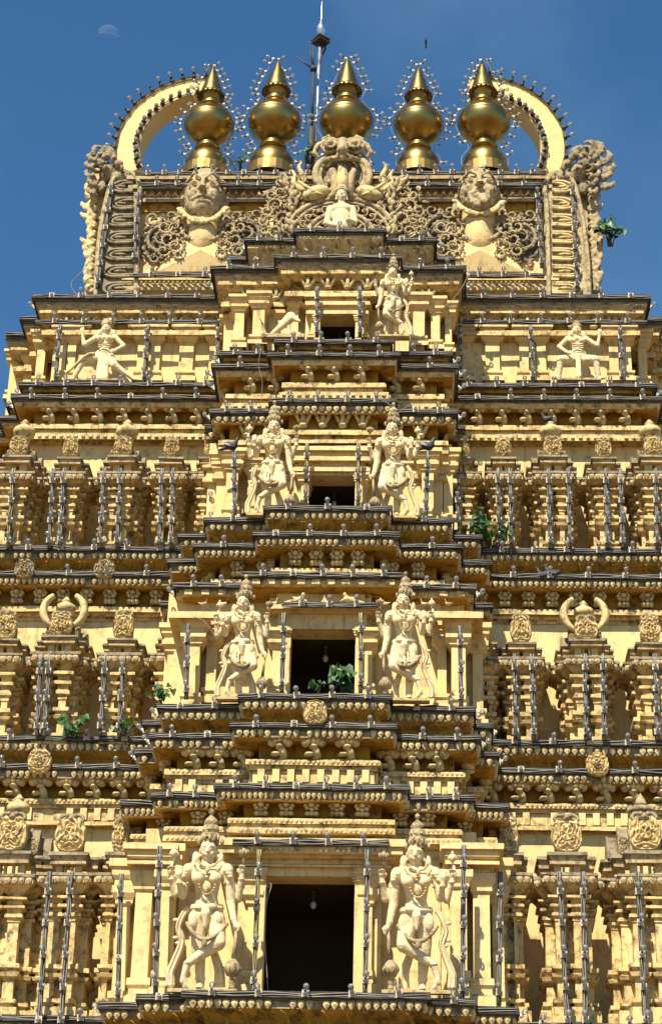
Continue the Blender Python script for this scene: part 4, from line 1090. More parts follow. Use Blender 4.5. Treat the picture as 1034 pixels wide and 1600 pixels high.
    for k in range(5):
        a = R(-90+(k-2)*32); c.add(*ell((m*.004+.055*math.cos(a), .055*math.sin(a), .856), (.010, .010, .022), 6, 5), 0, True)
    for s in (-1, 1): c.add(*ell((s*.072+m*.004, .0, .835), (.012, .016, .022), 6, 5), 0, True)
    c.build('crown', ['wornpale'], root)
    # sashes
    s1 = MB(); q = spline([X(-.118, .0, .46), X(-.15, -.03, .41), X(-.172, -.03, .34), X(-.15, -.03, .26), X(-.185, -.03, .16), X(-.212, -.035, .09), X(-.21, -.04, .022)], 4)
    s1.add(*ribbon(q, [.016+.012*(i/len(q)) for i in range(len(q))], .010), 0, False)
    for (x, z_) in ((-.19, .385), (-.188, .285), (-.172, .255)): s1.add(*ell(X(x, -.03, z_), (.020, .01, .012), 6, 4), 0, True)
    s1.add(*ell(X(-.21, -.04, .02), (.03, .014, .016), 8, 5), 0, True)
    s1.build('sash', ['statue'], root)
    s2 = MB(); q = spline([X(.02, -.02, .28), X(.055, .0, .18), X(.082, .0, .10), X(.085, .0, .012)], 4)
    s2.add(*ribbon(q, [.020+.018*(i/len(q)) for i in range(len(q))], .012), 0, False); s2.build('sash', ['statue'], root)
    if lowarm == 'mace':
        mc = MB(); top = (.185, -.06, .345); bz = .115
        mc.add(*tube([X(*top), X(.178, -.06, .25), X(.170, -.06, .17)], [.010, .012, .014], 8), 0, True)
        seg = 20; V, F = lathe([(.0, .055), (.02, .052), (.022, .044), (.03, .04), (.046, .018), (.048, 0), (.042, -.022), (.028, -.042), (.014, -.05), (.018, -.06), (.022, -.072), (.014, -.085), (.018, -.10), (.022, -.114), (0, -.114)], seg, X(.165, -.06, bz))
        V = np.array(V); 
        mc.add(V, F, 0, True)
        for k in range(10):
            a = k*math.pi/5; mc.add(*tube([(m*.165+.02*math.cos(a), -.06+.02*math.sin(a), bz+.045), (m*.165+.052*math.cos(a), -.06+.052*math.sin(a), bz), (m*.165+.028*math.cos(a), -.06+.028*math.sin(a), bz-.042)], .005, 5), 0, True)
        mc.build('mace', ['wornpale'], root)
    e = MB(); e.add(*lotusbud(X(.214, -.03, .765), .036), 0, True); e.build('lotus_emblem', ['wornpale'], root)
    e = MB(); e.add(*tube([X(-.24, -.02, .62), X(-.222, -.03, .72)], [.007, .009], 6), 0, True); e.add(*conch(X(-.215, -.03, .765), .030), 0, True); e.build('conch_emblem', ['statue'], root)
    bs = MB(); bs.add(*box(-.22, .20, -.10, .06, -.02, 0)); bs.build('pedestal', ['pale'], root)
    return root
guardian(321, 1546, 1283, 27.95, 1, 'pale four-armed guardian with a long mace, left of the lowest doorway')
guardian(652, 1548, 1290, 27.95, -1, 'four-armed guardian with a blackened right forearm, right of the lowest doorway')
guardian(379, 1092, 915, 29.0, 1, 'four-armed guardian in a flared skirt, left of the second storey window', skirt=1)
guardian(633, 1094, 911, 29.0, -1, 'four-armed guardian with a dark patch on the skirt, right of the second storey window', skirt=1)
guardian(424, 806, 645, 30.1, 1, 'four-armed guardian in a wide skirt, left of the third storey window', skirt=1)
guardian(614, 810, 648, 30.1, -1, 'four-armed guardian with a pigeon perched at its hand, right of the third storey window', skirt=1)
guardian(614, 527, 412, 31.0, -1, 'smallest four-armed guardian, standing right of the topmost window', voxel=.008)

def dancer(px, r0, r1, Y, m, label, squat=False):
    """two-armed figure with legs spread wide; m=+1 raised arm on the viewer's left"""
    p0 = P(px, r0, Y); H = P(px, r1, Y).z-p0.z
    root = thing('dancer_statue', label, 'statue', p0); root.scale = (H, H, H); X = lambda x, y, z: (m*x, y, z); b = []
    if not squat:
        b += [cap(X(-.07, 0, .38), X(-.26, -.06, .32), .075, .055), cap(X(-.26, -.06, .32), X(-.38, -.03, .04), .05, .03), cap(X(-.38, -.04, .03), X(-.46, -.06, .02), .026, .02),
              cap(X(.07, 0, .38), X(.16, -.07, .22), .075, .055), cap(X(.16, -.07, .22), X(.40, -.04, .05), .05, .03), cap(X(.40, -.04, .04), X(.47, -.06, .015), .026, .02),
              cap(X(0, -.05, .36), X(0, -.06, .03), .07, .09, 12, .5)]
    else:
        b += [cap(X(-.06, 0, .36), X(-.24, -.1, .30), .075, .06), cap(X(-.24, -.1, .30), X(-.27, -.05, .05), .05, .035), cap(X(-.27, -.05, .03), X(-.34, -.08, .02), .03, .022),
              cap(X(.06, 0, .36), X(.24, -.1, .30), .075, .06), cap(X(.24, -.1, .30), X(.27, -.05, .05), .05, .035), cap(X(.27, -.05, .03), X(.34, -.08, .02), .03, .022),
              cap(X(0, -.07, .36), X(0, -.09, .05), .035, .04, 10, .5)]
    b += [ell(X(0, 0, .40), (.13, .09, .075), 14, 10), cap(X(0, 0, .42), X(.0, 0, .52), .09, .07, 14, .8), cap(X(0, 0, .52), X(0, 0, .63), .072, .1, 14, .7), ell(X(0, 0, .67), (.13, .07, .055), 14, 9), cap(X(0, 0, .68), X(0, 0, .76), .05, .042)]
    for s in (-1, 1):
        if not squat: b += [ell(X(s*.062, -.075, .63), (.05, .045, .05), 12, 8), ell(X(s*.062, -.12, .63), (.012, .012, .012), 6, 5)]
        else: b += [ell(X(s*.06, -.05, .64), (.06, .04, .045), 12, 8)]
        b += [ell(X(s*.13, 0, .69), (.045, .045, .045), 10, 8), ell(X(s*.095, .0, .76), (.035, .035, .06), 8, 6)]
    b += head_parts((0, -.015, .82), .066)
    b += [cap(X(-.13, 0, .69), X(-.28, -.02, .57), .04, .032), cap(X(-.28, -.02, .57), X(-.31, -.04, .72), .03, .02)]+hand(X(-.31, -.045, .73), (-m*.1, -.1, 1), (m, 0, 0), .075, curl=.15)
    if squat: b += [cap(X(-.31, -.04, .72), X(-.31, -.04, .76), .02, .02)]
    b += [cap(X(.13, 0, .69), X(.25, -.01, .56), .04, .032), cap(X(.25, -.01, .56), X(.15, -.08, .45) if not squat else X(.15, -.13, .40), .03, .022)]+hand(X(.15, -.085, .44) if not squat else X(.14, -.14, .39), (-m*.8, -.3, -.4), (0, 0, 1), .07)
    for z_ in (.43, .45): b.append(tube([(.115*math.cos(R(a)), .085*math.sin(R(a)), z_) for a in range(0, 361, 24)], .012, 6))
    for k in range(3): b.append(tube([(x*1.0, -.07-.02*k, .56-.045*k+abs(x)*.2) for x in (-.08, -.04, 0, .04, .08)], .01, 6))
    remesh(b, .008, 'body', ['statue'], 1, root, rough=(.003, 26))
    c = MB()
    if squat: c.add(*lathe([(.06, -.01), (.075, 0), (.075, .03), (.06, .035), (.058, .07), (.045, .08), (.04, .10), (.015, .11), (0, .125)], 16, (0, 0, .872)), 0, False)
    else: c.add(*lathe([(.06, -.01), (.078, 0), (.078, .03), (.072, .045), (.06, .08), (.045, .10), (.02, .12), (0, .125)], 16, (0, 0, .872)), 0, False)
    c.build('crown', ['wornpale'], root)
    d = MB()
    for i in range(15):
        a = R(200+140*i/14); d.add(*ell((.09*math.cos(a), -.075, .74+.09*math.sin(a)), (.011, .011, .011), 6, 4), 0, True)
    if not squat:
        d.add(*tube(spline([X(-.12, -.08, .40), X(-.2, -.12, .36), X(-.3, -.1, .28), X(-.46, -.05, .12)], 4), [.02]*13, 6), 0, True)
    d.build('necklace', ['pale'], root)
    bs = MB(); bs.add(*box(-.3, .3, -.12, .06, -.03, .0)); bs.build('pedestal', ['wornpale'], root)
    return root
dancer(160, 598, 497, 32.35, 1, 'bare-chested dancing figure, one hand raised, on the left wing near the top')
dancer(903, 597, 500, 32.35, -1, 'squatting crowned figure, one arm raised, on the right wing near the top', squat=True)
# broken statue: only the striding legs are left
p0 = P(446, 527, 31.0); root = thing('broken_statue', 'broken statue of which only one striding leg remains, on the mouldy ledge', 'statue', p0); root.scale = (.66, .66, .82)
b = [cap((-.38, 0, .06), (-.15, -.05, .22), .05, .08), cap((-.15, -.05, .22), (.08, 0, .46), .085, .13), ell((.12, 0, .50), (.15, .11, .12), 12, 9), cap((.12, 0, .5), (.35, -.05, .38), .09, .04), cap((-.38, 0, .05), (-.52, -.08, .04), .04, .03), cap((.05, 0, .40), (.10, 0, .02), .06, .05)]
remesh(b, .018, 'body', ['statue'], 1, root)
b = MB(); b.add(*box(-.62, .5, -.15, .15, -.06, .02)); b.add(*tube([(-.5, -.05, .02), (-.6, -.05, .25), (-.66, -.05, .42)], [.03, .03, .01], 6)); b.build('pedestal', ['wornpale'], root)
b = MB(); b.add(*tube(spline([(-.5, -.1, .2), (-.7, -.1, .45), (-.62, -.15, .75), (-.3, -.15, .9), (0, -.15, .85), (.2, -.1, 1.2), (.5, -.1, 1.05)], 5), .008, 5)); b.build('wire', ['iron'], root)

# ------------------------------------------------------------------ giant faces on the roof
def giant(px, ptop, pchin, Y, label, mouth, mat):
    a = P(px, ptop, Y); z1 = a.z; z0 = P(px, pchin, Y).z; r = S(px, 300, Y)*33
    c = (a.x, Y+.05, (z0+z1)/2+.02); h = (z1-z0)/2
    b = [ell((c[0], c[1], c[2]+.02), (r, r*.95, h), 20, 16), ell((c[0], c[1]-r*.3, c[2]-h*.4), (r*.78, r*.7, h*.55), 16, 12)]
    for s in (-1, 1):
        b += [ell((c[0]+s*r*.45, c[1]-r*.72, c[2]-h*.18), (r*.3, r*.25, h*.25), 10, 8), ell((c[0]+s*r*1.02, c[1]+.05, c[2]-h*.08), (r*.16, r*.2, h*.36), 10, 8), ell((c[0]+s*r*1.08, c[1], c[2]-h*.55), (r*.2, r*.2, h*.22), 10, 8),
              tube([(c[0]+s*r*.12, c[1]-r*1.0, c[2]+h*.34), (c[0]+s*r*.45, c[1]-r*1.0, c[2]+h*.50), (c[0]+s*r*.8, c[1]-r*.66, c[2]+h*.30)], [r*.05, r*.09, r*.05], 7),
              tube([(c[0]+s*r*.42+r*.27*math.cos(R(q)), c[1]-r*.90+r*.1*abs(math.cos(R(q))), c[2]+h*.16+h*.13*math.sin(R(q))) for q in range(0, 361, 30)], r*.035, 6),
              ell((c[0]+s*r*.42, c[1]-r*.84, c[2]+h*.16), (r*.17, r*.14, h*.12), 10, 8), ell((c[0]+s*r*.14, c[1]-r*1.12, c[2]-h*.13), (r*.12, r*.12, r*.10), 8, 6)]
    b += [tube([(c[0], c[1]-r*.92, c[2]+h*.36), (c[0], c[1]-r*1.12, c[2]+h*.08), (c[0], c[1]-r*1.25, c[2]-h*.10), (c[0], c[1]-r*1.0, c[2]-h*.18)], [r*.10, r*.12, r*.17, r*.1], 9)]
    if mouth == 'closed':
        b += [tube([(c[0]+x*r, c[1]-r*(1.02-abs(x)*.35), c[2]-h*(.30+.10*abs(x)*2)) for x in (-.55, -.3, -.1, 0, .1, .3, .55)], [r*.05, r*.11, r*.12, r*.08, r*.12, r*.11, r*.05], 7), tube([(c[0]+x*r, c[1]-r*.95, c[2]-h*.50) for x in (-.25, 0, .25)], [r*.05, r*.1, r*.05], 7)]
    else:
        b += [tube([(c[0]+x*r, c[1]-r*(1.02-abs(x)*.35), c[2]-h*(.28+.16*abs(x)*2)) for x in (-.5, -.25, 0, .25, .5)], [r*.07, r*.09, r*.08, r*.09, r*.07], 7), cap((c[0]+.05, c[1]-r*.9, c[2]-h*.45), (c[0]+.09, c[1]-r*1.1, c[2]-h*.82), r*.24, r*.2, 10, .5), ell((c[0], c[1]-r*.75, c[2]-h*.85), (r*.4, r*.3, h*.22), 10, 8)]
        b += [cap((c[0]+s*r*.45, c[1]-r*.8, c[2]-h*.35), (c[0]+s*r*.35, c[1]-r*.9, c[2]-h*.8), r*.12, r*.1, 8) for s in (-1, 1)]
    b += [tube([(c[0]+r*.98*math.cos(R(q)), c[1]-r*.15, c[2]+h*.05+h*.98*math.sin(R(q))) for q in range(10, 171, 16)], r*.1, 8)]
    o = remesh(b, .018, 'giant_face', [mat], 1, None, rough=(.012, 8)); o['label'] = label; o.parent = tower; o.matrix_parent_inverse = Matrix.Translation(-TL)
    m = MB(); ms = MB()
    for k in range(13):
        q = R(14+152*k/12); p = (c[0]+r*1.05*math.cos(q), c[1]-r*.12, c[2]+h*.1+h*1.0*math.sin(q)); e = (c[0]+r*1.18*math.cos(q), c[1]-r*.05, c[2]+h*.1+h*1.14*math.sin(q))
        m.add(*tube([p, e], [r*.07, r*.04], 6), 0, True)
    tb(m, 'hair_fringe', ['worn'], o)
    for s in (-1, 1):
        e = MB(); e.add(*tube([(c[0]+s*r*.42+r*.075*math.cos(R(q)), c[1]-r*1.0, c[2]+h*.16+r*.075*math.sin(R(q))) for q in range(0, 361, 40)], r*.025, 5), 0, True); tb(e, 'eye', ['ochre' if mouth == 'closed' else mat], o)
        e = MB(); e.add(*tube([(c[0]+s*r*1.10+r*.16*math.cos(R(q)), c[1]-.08, z0+h*.15+r*.2*math.sin(R(q))) for q in range(0, 361, 30)], r*.07, 6), 0, True); tb(e, 'earring', [mat], o)
    # beard and mane of curling locks round the jaw
    bl = []; rb_ = random.Random(int(px))
    for k in range(22):
        q = R(212+116*k/21); x = c[0]+r*1.12*math.cos(q); z_ = c[2]-h*.10+h*.95*math.sin(q)
        t_ = MB(); leafblade(t_, (x, z_), q+rb_.uniform(-.3, .3), .16, .042, rb_.choice((-1, 1))*2.0, Y-.10-.05*abs(math.sin(q)), .07); bl.append((np.concatenate(t_.v), t_.f))
    t_ = remesh(bl, .018, 'mane', ['pale'], 0, None); t_.parent = o
    # neck, collar of leaves and the shield of plaster below
    n = MB(); zt = z0+h*.3; zn = P(px, 372, Y).z
    n.add(*lathe([(r*.8, zt-zn), (r*.78, .12), (r*.76, .0), (r*.7, -.15), (r*.5, -.32), (0, -.5)], 16, (c[0], Y+.12, zn), math.pi, 2*math.pi), 0, True)
    zb = P(px, 424, Y).z; V, F = prism([(c[0]-r*2.0, zb), (c[0]+r*2.0, zb), (c[0]+r*1.0, zn+.05), (c[0]-r*1.0, zn+.05)], Y+.0, Y+.4, .12); n.add(V, F, 0)
    tb(n, 'neck', ['cream'], o)
    n = MB()
    for k in range(15):
        q = R(188+164*k/14); x = c[0]+r*1.0*math.cos(q); z_ = zn+.22+r*.85*math.sin(q); n.add(*ell((x, Y-.12+.1*abs(math.cos(q)), z_), (.045, .05, .06), 7, 5), 0, True)
    for s in (-1, 1):
        for (dx, dz, q) in ((1.25, .18, .20), (1.55, -.08, .19), (1.2, -.22, .17), (1.75, .2, .16), (1.75, -.34, .14), (1.0, -.42, .12)): scroll(n, c[0]+s*r*dx, zn+dz, q, R(60), 1.3, s, Y, .03, 0, True, .5)
    tb(n, 'leaf_collar', ['wornpale'], o)
    return o
giant(322, 268, 352, 32.85, 'giant staring male face with moustache, left on the roof', 'closed', 'wornpale')
giant(747, 268, 340, 32.85, 'giant cracked face with its tongue out, right on the roof', 'open', 'wornpale')

# ------------------------------------------------------------------ crest at the middle of the roof
YC = 32.6
def pp(x, y, Y=YC): q = P(x, y, Y); return (q.x, q.y, q.z)
crest = MB()
b = []
sc = S(535, 300, YC)
# beast mask
for s in (-1, 1):
    cx = 535+s*19
    for rr, r2, dy in ((14, 2.6, .0), (9, 2.2, -.08)):
        b.append(tube([(lambda q: (q[0]+rr*sc*math.cos(R(a)), q[1]-.12+dy, q[2]+rr*sc*math.sin(R(a))))(pp(cx, 233)) for a in range(0, 361, 24)], r2*sc, 7))
    b.append(ell((pp(cx, 233)[0], YC-.2, pp(cx, 233)[2]), (6*sc, 6*sc, 6*sc), 10, 8)); b.append(ell((pp(cx, 233)[0], YC-.02, pp(cx, 233)[2]), (13*sc, .15, 13*sc), 12, 8))
    b.append(tube([pp(535+s*27, 222), pp(535+s*38, 228), pp(535+s*44, 240), pp(535+s*36, 246)], [.06, .07, .06, .03], 7))
    b.append(tube([pp(535+s*16, 222), pp(535+s*22, 214), pp(535+s*33, 218)], [.05, .06, .03], 7))
b += [tube([pp(535, 222, YC-.15), pp(535, 236, YC-.35), pp(535, 250, YC-.30)], [.09, .11, .03], 8), ell(pp(535, 228), (.15, .22, .13), 10, 8), tube([pp(510, 250), pp(522, 247, YC-.2), pp(535, 246, YC-.25), pp(548, 247, YC-.2), pp(560, 250)], [.06]*5, 7)]
cm = remesh(b, .018, 'beast_mask', ['wornpale'], 1, None, rough=(.012, 10)); cm['label'] = 'beast mask with round eyes and a beak crowning the roof front'; cm.parent = tower; cm.matrix_parent_inverse = Matrix.Translation(-TL)
g = MB()
for s in (-1, 1):
    for k, (off, rd) in enumerate(((0, .085), (7, .05))):
        q = spline([pp(535+s*(24+off*0), 249+off*.3), pp(535+s*(37-off), 258), pp(535+s*(42-off), 275), pp(535+s*(36-off), 292), pp(535+s*(24-off*.6), 300), pp(535+s*(14), 294), pp(535+s*17, 284), pp(535+s*23, 286)], 5)
        g.add(*tube(q, [rd*(1-.45*i/len(q)) for i in range(len(q))], 8), 0, True)
    # twin serpent necks
    g.add(*tube(spline([pp(535+s*24, 312), pp(535+s*12, 304, YC-.1), pp(535+s*12, 285, YC-.15), pp(535+s*16, 266, YC-.1)], 5), [.085]*8+[.075]*8, 8), 0, True)
tb(g, 'scroll_jaw', ['wornpale'], cm)
g = MB(); g.add(*tube([pp(535, 308, YC-.1), pp(535, 295, YC-.2), pp(535, 275, YC-.2), pp(535, 260, YC-.1)], [.1, .12, .11, .08], 10), 0, True); 
V, F = prism([pp(508, 306)[0::2], pp(562, 306)[0::2], pp(566, 262)[0::2], pp(535, 246)[0::2], pp(504, 262)[0::2]], YC+.05, YC+.3); g.add(V, F, 1)
tb(g, 'throat', ['pale', 'worn'], cm)
# backing wall of the crest
g = MB(); ol = [pp(440, 372), pp(630, 372), pp(640, 330), pp(618, 292), pp(580, 290), pp(560, 262), pp(535, 246), pp(508, 262), pp(488, 290), pp(450, 296), pp(428, 330)]
V, F = prism([(q[0], q[2]) for q in ol], YC+.22, YC+.5); g.add(V, F, 0); tb(g, 'crest_backing', ['worn'])
g = MB()
c0 = pp(532, 372)
for rr, rd in ((85, .06), (76, .035), (52, .05), (44, .03)):
    q = [(c0[0]+rr*sc*math.cos(R(a)), YC-.05, c0[2]+rr*.84*sc*math.sin(R(a))) for a in range(4, 177, 7)]; g.add(*tube(q, rd, 7), 0, True)
for a in range(14, 168, 14):
    q = (c0[0]+64*sc*math.cos(R(a)), c0[2]+64*.84*sc*math.sin(R(a))); scroll(g, q[0], q[1], .085, R(a+180), 1.1, 1 if a < 90 else -1, YC, .024, 0, False); leafblade(g, q, R(a), .2, .035, .8 if a > 90 else -.8, YC+.02, .05)
for a in range(20, 165, 16):
    q = (c0[0]+34*sc*math.cos(R(a)), c0[2]+34*.84*sc*math.sin(R(a))); g.add(*ell((q[0], YC, q[1]), (.05, .06, .05), 7, 5), 0, True); leafblade(g, q, R(a), .14, .03, .8, YC+.02, .05)
tb(g, 'arch_rings', ['wornpale'], label='double carved arch rings behind the seated figure')
r7 = random.Random(11)
for s, nm in ((-1, 'left'), (1, 'right')):
    g = MB(); h_ = MB()
    # bird body and tail
    p = pp(535+s*42, 302, YC-.1); g.add(*ell(p, (.27, .14, .15), 12, 9, Matrix.Rotation(s*.35, 3, 'Y')), 0, True)
    for k in range(6):
        a = pp(535+s*(30+k*5), 304-k*1.5, YC-.2); bq = pp(535+s*(50+k*4), 300-k*4+3, YC-.17); g.add(*tube([a, tuple((np.array(a)+bq)/2+np.array([0, -.03, .02])), bq], [.02, .035, .015], 6, .7), 0, True)
    q = spline([pp(535+s*55, 300), pp(535+s*66, 288), pp(535+s*62, 276), pp(535+s*68, 262), pp(535+s*64, 254)], 4); g.add(*tube(q, [.09-.07*i/len(q) for i in range(len(q))], 7), 0, True)
    q = spline([pp(535+s*60, 300), pp(535+s*76, 288), pp(535+s*74, 276), pp(535+s*79, 266)], 4); g.add(*tube(q, [.08-.06*i/len(q) for i in range(len(q))], 7), 0, True)
    tb(g, 'carved_bird', ['pale'], label='carved bird with a curling tail on the %s of the crest' % nm)
    g = MB()
    q = spline([pp(535+s*74, 370), pp(535+s*80, 340), pp(535+s*74, 318), pp(535+s*84, 300), pp(535+s*92, 288)], 5); g.add(*tube(q, .05, 7), 0, True)
    for k in range(len(q)):
        if k % 2: continue
        a = q[k]; leafblade(g, (a[0], a[2]), R(90)-s*R(30+r7.random()*50), r7.uniform(.18, .36), r7.uniform(.03, .045), s*r7.uniform(1, 3), YC-.02); leafblade(g, (a[0], a[2]), R(90)+s*R(20+r7.random()*50), r7.uniform(.15, .3), .034, -s*r7.uniform(1, 3), YC-.02)
    for (x, y, r_) in ((64, 286, 9), (72, 346, 9), (60, 330, 7), (68, 310, 8), (84, 300, 9), (98, 290, 9), (110, 310, 9), (124, 352, 9), (122, 366, 9), (92, 345, 15), (104, 325, 14), (96, 306, 12), (112, 350, 14), (118, 335, 11), (88, 362, 10), (104, 366, 11), (84, 326, 8)):
        a = pp(535+s*x, y, YC+.05); scroll(g, a[0], a[2], r_*sc, R(r7.random()*360), 1.25, s, YC+.02, .03, 0, True, .55)
    for k in range(120):
        x = r7.uniform(48, 125); y = r7.uniform(285+abs(x-80)*.3, 374); a = pp(535+s*x, y); leafblade(g, (a[0], a[2]), r7.uniform(0, 6.28), r7.uniform(.10, .2), .026, r7.choice((-1, 1))*r7.uniform(1, 2.6), YC+.05, .05)
    tb(g, 'crest_foliage', ['wornpale'], label='leafy scrolls on the %s flank of the crest' % nm)
# seated bust inside the arch
p0 = P(532, 372, 32.15); root = thing('seated_statue', 'seated figure under the beast mask in the carved arch at the middle of the roof', 'statue', p0); root.scale = (.62, .62, .78)
b = [cap((-.4, 0, .12), (.4, 0, .12), .16, .16), ell((0, 0, .3), (.34, .25, .2), 14, 10), cap((0, 0, .3), (0, 0, .6), .24, .28, 14, .75), ell((0, 0, .82), (.36, .2, .16), 14, 10), cap((0, 0, .85), (0, -.02, 1.05), .12, .1), cap((-.33, 0, .82), (-.42, -.05, .42), .11, .09), cap((.33, 0, .82), (.42, -.05, .42), .11, .09), cap((-.42, -.05, .42), (-.22, -.25, .25), .08, .06), cap((.42, -.05, .42), (.2, -.25, .4), .08, .06)]
b += head_parts((0, -.02, 1.2), .17)+hand((-.2, -.26, .24), (.6, -.5, -.2), (0, 0, 1), .16)+hand((.2, -.26, .42), (0, -.2, 1), (-1, 0, 0), .16)
remesh(b, .022, 'body', ['statue'], 1, root)
c = MB(); c.add(*lathe([(.17, -.02), (.2, 0), (.2, .06), (.16, .08), (.12, .16), (.0, .2)], 14, (0, 0, 1.32))); c.build('crown', ['pale'], root)

# small figures carved in the frieze above the second storey window
def figurine(px, py, L_, m, kind):
    p = P(px, py, 29.35); c = np.array(p); s = S(px, py, 29.35)*L_/2
    if kind == 'recline': b = [cap((-m*.9, 0, -.1), (-m*.1, -.1, .05), .13, .2), cap((-m*.1, -.1, .05), (m*.35, -.1, .22), .2, .24), ell((m*.55, -.15, .55), (.17, .17, .2), 8, 6), cap((m*.45, -.1, .3), (m*.85, -.15, .0), .1, .08), cap((m*.25, -.1, .3), (-m*.3, -.3, .3), .09, .07)]
    elif kind == 'sit': b = [cap((-.5, -.1, -.1), (.5, -.1, -.1), .18, .18), cap((0, 0, 0), (0, 0, .5), .24, .26), ell((0, -.1, .95), (.2, .2, .24), 8, 6), cap((-.25, 0, .5), (-.5, -.1, .05), .1, .08), cap((.25, 0, .5), (.5, -.1, .05), .1, .08)]
    else: b = [ell((0, 0, .05), (.55, .3, .3), 10, 7), cap((m*.35, 0, .2), (m*.45, 0, .75), .14, .1), ell((m*.5, -.02, .85), (.15, .12, .12), 8, 6), cap((m*.55, 0, .84), (m*.8, 0, .8), .05, .02), cap((-m*.4, 0, .1), (-m*.9, 0, .3), .2, .08)]
    b = [(np.array(V)*s+c, F) for V, F in b]
    o = remesh(b, .016, 'figurine', ['pale'], 1, None); o.parent = tower; o.matrix_parent_inverse = Matrix.Translation(-TL)
for px, m, k, L_ in ((462, 1, 'recline', 42), (507, 1, 'sit', 20), (550, -1, 'recline', 42), (427, 1, 'goose', 24), (600, -1, 'goose', 24), (318, 1, 'goose', 20), (350, 1, 'goose', 20), (662, -1, 'goose', 20), (700, -1, 'goose', 20)): figurine(px, 941 if k != 'goose' else 944, L_, m, k)

# ------------------------------------------------------------------ strings of bulbs on battens
t = MB(); t.add(*box(-.040, .040, -.018, 0, -.040, .040), 0); t.add(*box(-.047, -.034, -.026, 0, -.05, .05), 0); t.add(*box(.034, .047, -.026, 0, -.05, .05), 0); t.add(*tube([(0, -.01, -.005), (0, -.060, .02)], [.030, .030], 10), 0, False); t.add(*tube([(0, -.055, .016), (0, -.064, .021)], [.022, .022], 10), 1, False)
o = t.build('bulb_socket', ['socket', 'socketdark']); SOCK = o.data; bpy.data.objects.remove(o)
t = MB(); t.add(*lathe([(.014, 0), (.02, .015), (.036, .04), (.041, .062), (.034, .086), (.017, .1), (0, .104)], 10), 0, True)
o = t.build('bulb', ['glass']); BULB = o.data; bpy.data.objects.remove(o)
t = MB(); t.add(*lathe([(.045, 0), (.042, .02), (.026, .035), (.022, .07), (.0, .072)], 8), 0, True); t.add(*tube([(0, 0, .055), (0, 0, .085)], [.024, .022], 8), 1)
o = t.build('bulb_socket', ['socket', 'socketdark']); SOCK2 = o.data; bpy.data.objects.remove(o)
o = t.build('bulb_socket', ['iron', 'socketdark']); SOCK3 = o.data; bpy.data.objects.remove(o)  # horn sockets, not iron: their backlit shade is put into the dark colour
BQ = Vector((0, -.75, .9)).to_track_quat('Z', 'Y')
def bulbs(root, pts, mesh=None, rots=None, scale=1.0):
    for i, p in enumerate(pts):
        s = bpy.data.objects.new('bulb_socket', mesh or SOCK); C.objects.link(s); s.parent = root; s.location = p
        s.scale = (scale,)*3
        if rots is not None: s.rotation_euler = rots[i]
        else: s.rotation_euler = (0, rnd.uniform(-.06, .06), rnd.uniform(-.05, .05))
        if rnd.random() < .06: continue            # a bulb missing here and there
        b = bpy.data.objects.new('bulb', BULB); C.objects.link(b); b.parent = s
        if mesh in (SOCK2, SOCK3): b.location = (0, 0, .075)
        else: b.location = (0, -.065, .028); b.rotation_euler = (BQ @ Matrix.Rotation(rnd.uniform(-.3, .3), 3, 'Y').to_quaternion()).to_euler()
def cables(root, line, n, r=.0075, w=.028, mat='cable', seed=0, dy=-.022):
    rr = random.Random(seed)
    line = [np.array(q, float) for q in line]; mb = MB()
    for k in range(n):
        pts = []; ph = rr.random()*9; base = (k-(n-1)/2)*w
        for i, q in enumerate(line):
            u = base+w*.42*math.sin(i*.9+ph)+rr.uniform(-.004, .004)
            a = line[max(0, i-1)]; b_ = line[min(len(line)-1, i+1)]; tg = (b_-a)/(np.linalg.norm(b_-a)+1e-9)
            side = np.array([tg[2], 0, -tg[0]]); ns = np.linalg.norm(side); side = side/ns if ns > .2 else np.array([0, 0, 1.])
            if abs(tg[2]) < .5: side = np.array([0, 0, 1.])
            pts.append(q+side*u+np.array([0, dy-.004*k, 0]))
        mb.add(*tube(pts, r, 5), 0, True)
    return mb.build('cable', [mat], root)
def hstrip(line, z, label, spacing=.55, seed=0, out=.012, loc=None, tilt=0):
    """batten along a plan polyline at height z"""
    if loc is None: loc = Vector((line[0][0], line[0][1], z))
    root = thing('light_strip', label, 'light strip', loc, 'battens with clear bulbs')
    L_ = np.array([[p[0]-loc[0], p[1]-loc[1]] for p in line])
    mb = MB(); path = [tuple(p) for p in L_]
    sweep(mb, path, [(out, -.055), (out+.03, -.055), (out+.03, .03), (out, .03)], [0, 0, 0], jit=.006, step=.3)
    mb.build('batten', ['batten'], root)
    q = subdiv(path, .16); q2 = offs(subdiv(path, .16), out+.012)
    rr = random.Random(seed)
    ln = [(p[0], p[1], -.012+rr.uniform(-.006, .006)) for p in q2]
    cables(root, ln, 2, seed=seed, w=.03)
    pts = []; rots = []
    for A in stations(path, out+.03, spacing, .1):
        n = A[:2, 1]; pts.append((A[0, 3], A[1, 3], rr.uniform(-.012, .004))); rots.append((0, rr.uniform(-.08, .08), math.atan2(n[1], n[0])+math.pi/2))
    bulbs(root, pts, rots=rots)
    return root
def around(lv, part, off, row, label, spacing, seed, trim=0):
    z = lv.z(row, off)
    path = {'c': lv.centre, 'l': lv.L, 'r': lv.R}[part]
    if part == 'c': q = offs(lv.path, off) if lv.L is not None else offs(lv.centre, off)
    full = lv.path; q = offs(full, off)
    if lv.L is not None:
        nl = len(lv.L)-1; nc = len(lv.centre)
        seg = {'l': q[1:nl+1], 'c': q[nl:nl+nc], 'r': q[nl+nc-1:-1]}[part]
    else: seg = q
    seg = [tuple(p) for p in seg]
    if part == 'c' and lv.L is None: seg = seg[1:-1]
    return hstrip(seg, z+.01, label, spacing, seed)
sd = 100
